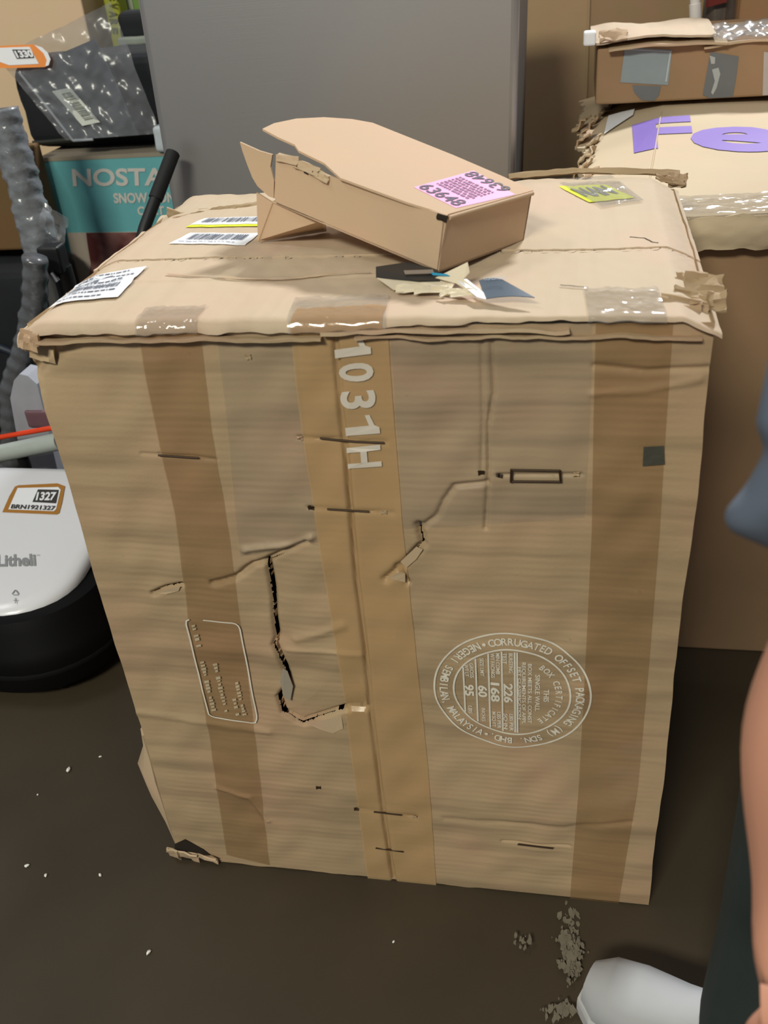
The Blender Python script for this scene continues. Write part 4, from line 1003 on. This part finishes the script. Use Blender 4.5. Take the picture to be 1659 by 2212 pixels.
# pale moulded panel, orange handle tube, grey tube above the mower
pp = thing('pale_plastic_panel', 'upright pale grey moulded plastic panel left of the carton', 'panel', tuple(V(*ony(45, 940, .88)[:2], 0)))
q = [ony(x, y, .88) for x, y in [(18, 960), (100, 955), (80, 830), (60, 812), (42, 808), (30, 822), (22, 860)]]
q[0][2] = q[1][2] = .0
poly_solid('shell', q, plain('pale_grey_plastic', '#9a9ca4', .4), pp, .05, nrm=V(0, -1, 0))
rp = ony(72, 905, .877); soft_box('red_inset', (rp[0]-.016, rp[1]-.004, rp[2]-.02), (rp[0]+.04, rp[1]+.01, rp[2]+.02), plain('dull_maroon', '#6d5058', .5), pp, 653, .001, .004)
ot = thing('orange_handle', 'thin orange-red tube lying across above the white mower', 'handle', tuple(V(*ony(40, 938, .82)[:2], 0)))
o1, o2 = ony(-60, 955, .835), ony(110, 925, .815)
tube('tube', interp([o1+V(-.1, 0, -.02), o1, o2, o2+V(.03, 0, 0)], 12), .0055, plain('orange_red_plastic', '#d9411b', .35), ot, 10)
tube('stand_wire', interp([o1+V(-.1, 0, -.02), V(o1[0]-.1, o1[1], .002)], 4), .005, M_black, ot, 8)
gt = thing('pale_grey_tube', 'thick pale grey-green tube resting behind the white mower cover', 'tube', tuple(V(*ony(40, 975, .78)[:2], 0)))
g1_, g2_ = ony(-40, 988, .79), ony(120, 955, .77)
tube('tube', interp([g1_+(g1_-g2_)*.5, g1_, g2_, g2_+(g2_-g1_)*.06], 14), .0185, plain('grey_green_plastic', '#a3aaa4', .4), gt, 18)
gm = (g1_+g2_)/2; tube('support_leg', [V(gm[0], gm[1]+.01, 0), V(gm[0], gm[1]+.008, gm[2]-.012)], .012, M_black, gt)

# ================================================================ ROBOT MOWER
rm = thing('robot_mower', 'white and black robotic lawn mower on the floor left of the carton', 'mower', (-.42, .47, 0))
def rrect(x0, x1, y0, y1, r, n=8):
    pts = []
    for cx, cy, a in ((x1-r, y0+r, -pi/2), (x1-r, y1-r, 0), (x0+r, y1-r, pi/2), (x0+r, y0+r, pi)):
        for i in range(n+1): t = a+pi/2*i/n; pts.append((cx+r*cos(t), cy+r*sin(t)))
    return np.array(pts)
def loft(name, rings, m, parent, cap=True, smooth=True):
    n = len(rings[0]); v = np.concatenate(rings); f = []
    for i in range(len(rings)-1):
        for j in range(n): f.append((i*n+j, i*n+(j+1) % n, (i+1)*n+(j+1) % n, (i+1)*n+j))
    if cap: f += [tuple(range(n))[::-1], tuple((len(rings)-1)*n+j for j in range(n))]
    o = mk(name, v, f, m, parent, smooth); sharp(o, 45); return o
LZ = .165
lidF = onz(60, 1342, LZ-.01); lidR = onz(186, 1236, LZ-.005); lidB = onz(40, 1000, LZ+.05)
X0, X1, Y0, Y1 = lidR[0]-.40, lidR[0]+.004, lidF[1], lidB[1]-.02
def at(pts, z, k=1.0, lift=0.):
    c = np.array([(X0+X1)/2, (Y0+Y1)/2]); q = c+(pts-c)*k
    zz = z+lift*np.clip((q[:, 1]-Y0)/(Y1-Y0), 0, 1)
    return np.column_stack([q, zz])
RL = rrect(X0, X1, Y0, Y1, .115)
lift = .055
loft('white_cover', [at(RL, LZ-.022, 1.0, lift), at(RL, LZ-.012, 1.005, lift), at(RL, LZ-.004, .985, lift), at(RL, LZ+.001, .955, lift), at(RL, LZ+.004, .88, lift), at(RL, LZ+.005, .5, lift), at(RL, LZ+.005, .05, lift)], plain('glossy_white_plastic', '#dddee2', .25, noise=.02), rm)
B0 = rrect(X0-.05, X1+.06, Y0-.045, Y1+.04, .15)
cB = np.array([(X0+X1)/2, (Y0+Y1)/2])
def bb_(k, z): q = cB+(B0-cB)*k; return np.column_stack([q, np.full(len(q), z)])
M_mow = plain('matte_black_plastic', '#070708', .6, spec=.15, noise=.1)
loft('black_chassis', [bb_(.90, .02), bb_(.97, .025), bb_(1.0, .05), bb_(1.0, .085), bb_(.985, .10), bb_(.975, .105), bb_(.93, .14), bb_(.89, .16), bb_(.84, LZ-.005)], M_mow, rm)
loft('bumper_groove', [bb_(1.003, .060), bb_(1.006, .063), bb_(1.006, .067), bb_(1.003, .070)], plain('dark_grey_plastic', '#111113', .6, spec=.2), rm)
for sx, sy in ((X0-.02, Y1-.06), (X1+.03, Y1-.06), (X0+.04, Y0+.02), (X1-.04, Y0+.02)):
    tube('wheel', [V(sx-.018, sy, .035), V(sx+.018, sy, .035)], .035, M_black, rm, 20)
def lid_z(y): return LZ+.0052+lift*np.clip((y-Y0)/(Y1-Y0), 0, 1)
def onlid(x, y, o=.0006):
    n = V(0, -lift/(Y1-Y0), 1); return onp(x, y, V(X0, Y0, LZ+.0052+o), n/np.linalg.norm(n))
M_logo = plain('grey_logo_ink', '#8c8e90', .5)
q = [onlid(-6, 1223), onlid(78, 1221), onlid(-6, 1198)]; text_on('logo', 'Litheli', q[0], q[1]-q[0], q[2]-q[0], M_logo, rm, .0003, .05)
q = [onlid(79, 1201), onlid(86, 1201), onlid(79, 1198)]; text_on('trademark', 'TM', q[0], q[1]-q[0], q[2]-q[0], M_logo, rm, .0003)
def lidline(pts, w, name='icon'):
    P = np.array([onlid(*p, .001) for p in pts]); v, f = tube_vf(interp(P, 12), w, 5); return mk(name, v, f, M_logo, rm)
lidline([(26, 1283), (33, 1274), (40, 1283)], .0008); lidline([(28, 1285), (39, 1285)], .0008); lidline([(29, 1297), (38, 1297)], .0006); lidline([(33, 1292), (33, 1303)], .0006)
def lidpoly(pts, name, m, par, o): return poly_solid(name, [onlid(*p, o) for p in pts], m, par, .0003, nrm=V(0, 0, 1))
stb = lidpoly([(5, 1106), (20, 1072), (32, 1051), (40, 1048), (124, 1044), (140, 1050), (134, 1085), (128, 1108), (122, 1111)], 'asset_sticker', plain('sticker_brown', '#a8742f', .4), rm, .0012)
lidpoly([(18, 1100), (38, 1054), (126, 1052), (131, 1058), (121, 1100), (116, 1104)], 'sticker_panel', M_label, stb, .0020)
lidpoly([(70, 1084), (82, 1057), (127, 1058), (121, 1087)], 'number_block', M_ink, stb, .0028)
q = [onlid(77, 1080, .0036), onlid(119, 1080, .0036), onlid(81, 1063, .0036)]; text_on('sticker_digits', '1327', q[0], q[1]-q[0], q[2]-q[0], M_label, stb, .0003, .05)
q = [onlid(23, 1098, .0030), onlid(118, 1102, .0030), onlid(26, 1089, .0030)]; text_on('sticker_code', 'BRN1921327', q[0], q[1]-q[0], q[2]-q[0], M_ink, stb, .0003, .04)

# ================================================================ PERSON AT THE RIGHT EDGE
pers = thing('person', 'person in blue-grey shirt, dark trousers and white sneakers, bare forearm hanging at the right edge', 'person', (.80, -.30, 0))
def skin_obj(name, pts, edges, rad, m, parent, sub=2, root=0, loosew=None):
    b = BASES[parent.name]
    me = bpy.data.meshes.new(name); me.from_pydata([tuple(np.array(p)-b) for p in pts], edges, []); me.materials.append(m)
    o = bpy.data.objects.new(name, me); COL.objects.link(o); o.parent = parent
    sm = o.modifiers.new('skin', 'SKIN'); sm.use_smooth_shade = True
    for i, r in enumerate(rad):
        r = r if isinstance(r, tuple) else (r, r); me.skin_vertices[0].data[i].radius = r
        me.skin_vertices[0].data[i].use_root = (i == root)
    ss = o.modifiers.new('sub', 'SUBSURF'); ss.levels = sub; ss.render_levels = sub
    bpy.context.view_layer.update()
    nm = bpy.data.meshes.new_from_object(o.evaluated_get(bpy.context.evaluated_depsgraph_get()))
    o.modifiers.clear(); o.data = nm
    return o
elb = atd(1905, 1285, .40); wri = atd(1755, 1945, .47)
sho = elb+V(.05, -.02, .27)
pel = V(.86, -.33, .84); che = V(.77, -.33, 1.07); nek = V(.69, -.33, 1.25); hed = V(.645, -.33, 1.35); crown = V(.635, -.33, 1.43)
shR = che+V(-.03, .17, .07); elR = shR+V(.06, .03, -.27); wrR = elR+V(-.03, 0, -.24)
sho = V(max(sho[0], .71), sho[1]-.01, max(sho[2], 1.12))
ankR = onz(1640, 2120, .09); ankR = V(ankR[0]-.006, ankR[1]-.066, .09); hipR = pel+V(0, .10, -.04); kneR = V(ankR[0]+.01, (ankR[1]+hipR[1])/2+.01, .48)
hipL = pel+V(0, -.10, -.04); kneL = V(.88, -.44, .48); ankL = V(.92, -.46, .09)
pts, edges, rad = [], [], []
def addp(p, r, par=None):
    pts.append(np.array(p)); rad.append(r)
    if par is not None: edges.append((par, len(pts)-1))
    return len(pts)-1
i_p = addp(pel, (.11, .13)); i_b = addp((pel+che)/2, (.10, .125), i_p); i_c = addp(che, (.10, .13), i_b); i_n = addp(nek, .054, i_c); i_h0 = addp(nek+(hed-nek)*.6, .06, i_n)
i_h = addp(hed, (.082, .09), i_h0); i_cr = addp(crown, .062, i_h)
i_no = addp(hed+V(-.088, 0, -.005), .016, i_h)
addp(hed+V(.005, .085, 0), (.016, .024), i_h); addp(hed+V(.005, -.085, 0), (.016, .024), i_h)
# left arm (nearest to the viewer) with hand
sL = addp(sho, .044, i_c); eL = addp(elb, .036, sL); fL = addp(atd(1788, 1610, .435), .044, eL); wL = addp(wri, (.031, .025), fL)
hd = (wri-elb)/np.linalg.norm(wri-elb)
lat = AX-hd*(AX@hd); lat /= np.linalg.norm(lat); pal = np.cross(hd, lat)
hd = hd*cos(.16)+lat*sin(.16); lat = lat*cos(.16)-(wri-elb)/np.linalg.norm(wri-elb)*sin(.16)
k1 = addp(wri+hd*.038, (.033, .017), wL); kn = addp(wri+hd*.082, (.036, .015), k1)
def finger(base, lens, spread, curl, r0, par):
    d = hd*cos(spread)+lat*sin(spread); p = base; j = par; c = curl
    j = addp(p, r0, par)
    for L_ in lens:
        dd_ = d*cos(c)+pal*sin(c)*CURL; p = p+dd_*L_; j = addp(p, r0*.86, j); c += curl*1.3
CURL = -1.0
for off, ln, sp in ((-.026, (.036, .024, .019), -.10), (-.009, (.040, .027, .020), -.03), (.009, (.037, .025, .019), .04), (.025, (.029, .020, .017), .12)):
    finger(wri+hd*.088+lat*off, ln, sp, .28, .0088, kn)
tb_ = addp(wri+hd*.036-lat*.022+pal*.022, .0115, k1); tb2 = addp(wri+hd*.066-lat*.026+pal*.036, .0100, tb_); addp(wri+hd*.094-lat*.018+pal*.042, .0085, tb2)
# right arm
sR = addp(shR, .055, i_c); eR = addp(elR, .04, sR); wR = addp(wrR, .027, eR)
hR = (wrR-elR)/np.linalg.norm(wrR-elR); lR = np.cross(hR, V(0, 0, 1)); lR /= np.linalg.norm(lR); kR = addp(wrR+hR*.075, (.034, .016), wR)
for off in (-.024, -.008, .008, .024): j = addp(wrR+hR*.085+lR*off, .0085, kR); j = addp(wrR+hR*.12+lR*off*1.1+V(0, 0, -.012), .008, j); addp(wrR+hR*.145+lR*off*1.1+V(0, 0, -.032), .007, j)
j = addp(wrR+hR*.045-lR*.036, .010, wR); addp(wrR+hR*.08-lR*.05, .009, j)
# legs
for hp_, kn_, an_ in ((hipR, kneR, ankR), (hipL, kneL, ankL)):
    h_ = addp(hp_, .082, i_p); k_ = addp(kn_, .055, h_); c_ = addp(kn_*.6+an_*.4, .05, k_); a_ = addp(an_, .034, c_); addp(an_+V(-.01, 0, -.045), .024, a_)
M_skin = plain('skin', '#cd947a', .5, noise=.07, scale=12)
for nd in M_skin.node_tree.nodes:
    if nd.type == 'BSDF_PRINCIPLED': nd.inputs['Subsurface Weight'].default_value = .08; nd.inputs['Subsurface Radius'].default_value = (.01, .004, .002)
skin_obj('body', pts, edges, rad, M_skin, pers, 2)
for s_ in (1, -1):
    ep = hed+V(-.069, .026*s_, .014); bm = bmesh.new(); bmesh.ops.create_uvsphere(bm, u_segments=10, v_segments=8, radius=.011); bm.verts.index_update()
    mk('eye', np.array([q.co[:] for q in bm.verts])+ep, [[w.index for w in q.verts] for q in bm.faces], plain('eye_white', '#d8d4cc', .2), pers, True); bm.free()
    ip = ep+V(-.0085, 0, 0); mk('iris', *tube_vf([ip, ip+V(-.0032, 0, 0)], .005, 10), plain('brown_iris', '#3a2718', .3), pers)
tube('mouth', interp([hed+V(-.050, -.018, -.046), hed+V(-.059, 0, -.047), hed+V(-.050, .018, -.046)], 6), .0045, plain('lips', '#9c5a4e', .5), pers, 8)
def hair_cap():
    n, k = 14, 28; P = np.zeros((n, k, 3)); c = hed+V(.012, 0, .028)
    for i in range(n):
        for j in range(k):
            az = 2*pi*j/(k-1); fwd = .5-.5*cos(az)              # az 0 = back of the head, pi = forehead
            lowest = 2.05-.95*fwd**1.5; ph = .02+(lowest-.02)*i/(n-1)
            P[i, j] = c+V(cos(az)*sin(ph)*.100, sin(az)*sin(ph)*.094, cos(ph)*.108)
    return sheet('hair', P, plain('dark_hair', '#2a211b', .6, noise=.3, scale=60), pers, .004)
hair_cap()
# shirt with loose elbow-length sleeves
hem = atd(1925, 1175, .385); hem1 = atd(1922, 1085, .385); hem0 = atd(1915, 880, .385)
M_shirt = plain('blue_grey_cotton', '#5f6a79', .85, noise=.25, scale=14, bump=.3)
def ell_loft(secs, k=28):
    rings = [np.array([V(cx+rx*cos(2*pi*j/k), cy+ry*sin(2*pi*j/k), z) for j in range(k)]) for cx, cy, z, rx, ry in secs]
    v = np.concatenate(rings); f = []
    for i in range(len(rings)-1):
        for j in range(k): f.append((i*k+j, i*k+(j+1) % k, (i+1)*k+(j+1) % k, (i+1)*k+j))
    return v, f
def join(parts):
    v, f, k = [], [], 0
    for pv, pf in parts: v.append(pv); f += [tuple(i+k for i in q) for q in pf]; k += len(pv)
    return np.concatenate(v), f
tor = ell_loft([(.862, -.33, .74, .150, .190), (.860, -.33, .82, .148, .186), (.835, -.33, .92, .138, .175), (.795, -.33, 1.02, .138, .178), (.765, -.33, 1.10, .132, .180), (.735, -.33, 1.16, .112, .165), (.712, -.33, 1.20, .082, .110), (.70, -.33, 1.225, .070, .074), (.695, -.33, 1.235, .068, .070)])
slR = tube_vf(interp([che+V(-.02, .10, .05), shR, shR*.4+elR*.6], 12), np.r_[np.linspace(.075, .068, 5), np.linspace(.066, .060, 7)], 18, False)
v, f = join([tor, slR]); mk('shirt', v, f, M_shirt, pers, True)
# the near sleeve: an open flared cuff with folds
def sleeve():
    c = np.concatenate([interp([che+V(-.02, -.09, .05), sho, hem0], 16)[:-1], interp([hem0, hem1, hem], 25)]); ax_ = np.gradient(c, axis=0); ax_ /= np.linalg.norm(ax_, axis=1, keepdims=True)
    n, k = 40, 48; P = np.zeros((n, k, 3)); t = np.r_[np.linspace(-1, .0, 16)[:-1], np.linspace(.0, 1, 25)]
    for i in range(n):
        l_ = AX-ax_[i]*(AX@ax_[i]); l_ /= np.linalg.norm(l_); w_ = np.cross(ax_[i], l_)
        for j in range(k):
            a = 2*pi*j/(k-1)
            r = .047+.022*max(0, -t[i])+.014*math.exp(-((t[i]-.74)/.20)**2)*(.45-.55*cos(a))-.008*max(0, t[i]-.86)/.14+.0035*sin(5*a+3*t[i])*max(0, t[i])+.0012*sin(t[i]*15+2*a)
            P[i, j] = c[i]+r*(cos(a)*l_+sin(a)*w_)
    return sheet('sleeve', P, M_shirt, pers, .0015)
sleeve()
M_trs = plain('dark_teal_trousers', '#26302f', .85, noise=.2, scale=16, bump=.3)
pv_ = ell_loft([(.86, -.33, .93, .135, .165), (.862, -.33, .84, .142, .178), (.862, -.33, .76, .140, .176), (.862, -.33, .71, .10, .15)])
legs = [tube_vf(interp([hp_+V(0, 0, -.02), kn_, kn_*.5+an_*.5, an_+V(0, 0, .04), an_+V(.004, 0, -.035)], 24), np.interp(np.linspace(0, 1, 24), [0, .45, .75, 1], [.098, .074, .066, .066]), 20) for hp_, kn_, an_ in ((hipR, kneR, ankR), (hipL, kneL, ankL))]
v, f = join([pv_]+legs); mk('trousers', v, f, M_trs, pers, True)
M_sn = plain('white_sneaker', '#a6a8aa', .6, noise=.05); M_sole = plain('white_rubber', '#b6b7b7', .6)
def sneaker(an_, toe, name):
    d = np.array(toe-an_); d[2] = 0; L_ = .27; d /= np.linalg.norm(d); s = V(-d[1], d[0], 0); heel = V(an_[0], an_[1], 0)-d*.075
    secs = [(0, .026, .085), (.02, .034, .095), (.07, .037, .10), (.11, .038, .088), (.16, .044, .062), (.21, .046, .050), (.245, .040, .040), (.265, .024, .030)]
    rings = []
    for t, w, h in secs:
        ring = []
        for i in range(16):
            a = 2*pi*i/16; x = w*cos(a); z = max(0, sin(a))**.7*h if sin(a) > 0 else 0
            ring.append(heel+d*t+s*x*(1 if sin(a) > -.2 else .92)+V(0, 0, .026+z+(-.012 if sin(a) < 0 else 0)))
        rings.append(np.array(ring))
    up = loft(name, rings, M_sn, pers)
    srings = []
    for z, k in ((0.0, .96), (.004, 1.04), (.022, 1.04), (.028, .98)):
        r_ = [heel+d*(t*1.03-.004)+s*w*k+V(0, 0, z) for t, w, h in secs]+[heel+d*(t*1.03-.004)-s*w*k+V(0, 0, z) for t, w, h in secs[::-1]]
        srings.append(np.array(r_))
    b0_ = BASES[up.name]
    n = len(srings[0]); v = np.concatenate(srings); f = []
    for i in range(3):
        for j in range(n): f.append((i*n+j, i*n+(j+1) % n, (i+1)*n+(j+1) % n, (i+1)*n+j))
    f += [tuple(range(n))[::-1], tuple(3*n+j for j in range(n))]
    mk('sole', v, f, M_sole, up)
    for t in (.13, .15, .17):
        mk('lace', *tube_vf(interp([heel+d*t+s*.022+V(0, 0, .085-(t-.13)*.7), heel+d*t+V(0, 0, .099-(t-.13)*.75), heel+d*t-s*.022+V(0, 0, .085-(t-.13)*.7)], 6), .003, 6), M_sole, up)
toeR = onz(1330, 2185, 0)
sneaker(ankR, toeR, 'sneaker'); sneaker(ankL, ankL+V(-.3, -.02, 0), 'sneaker')
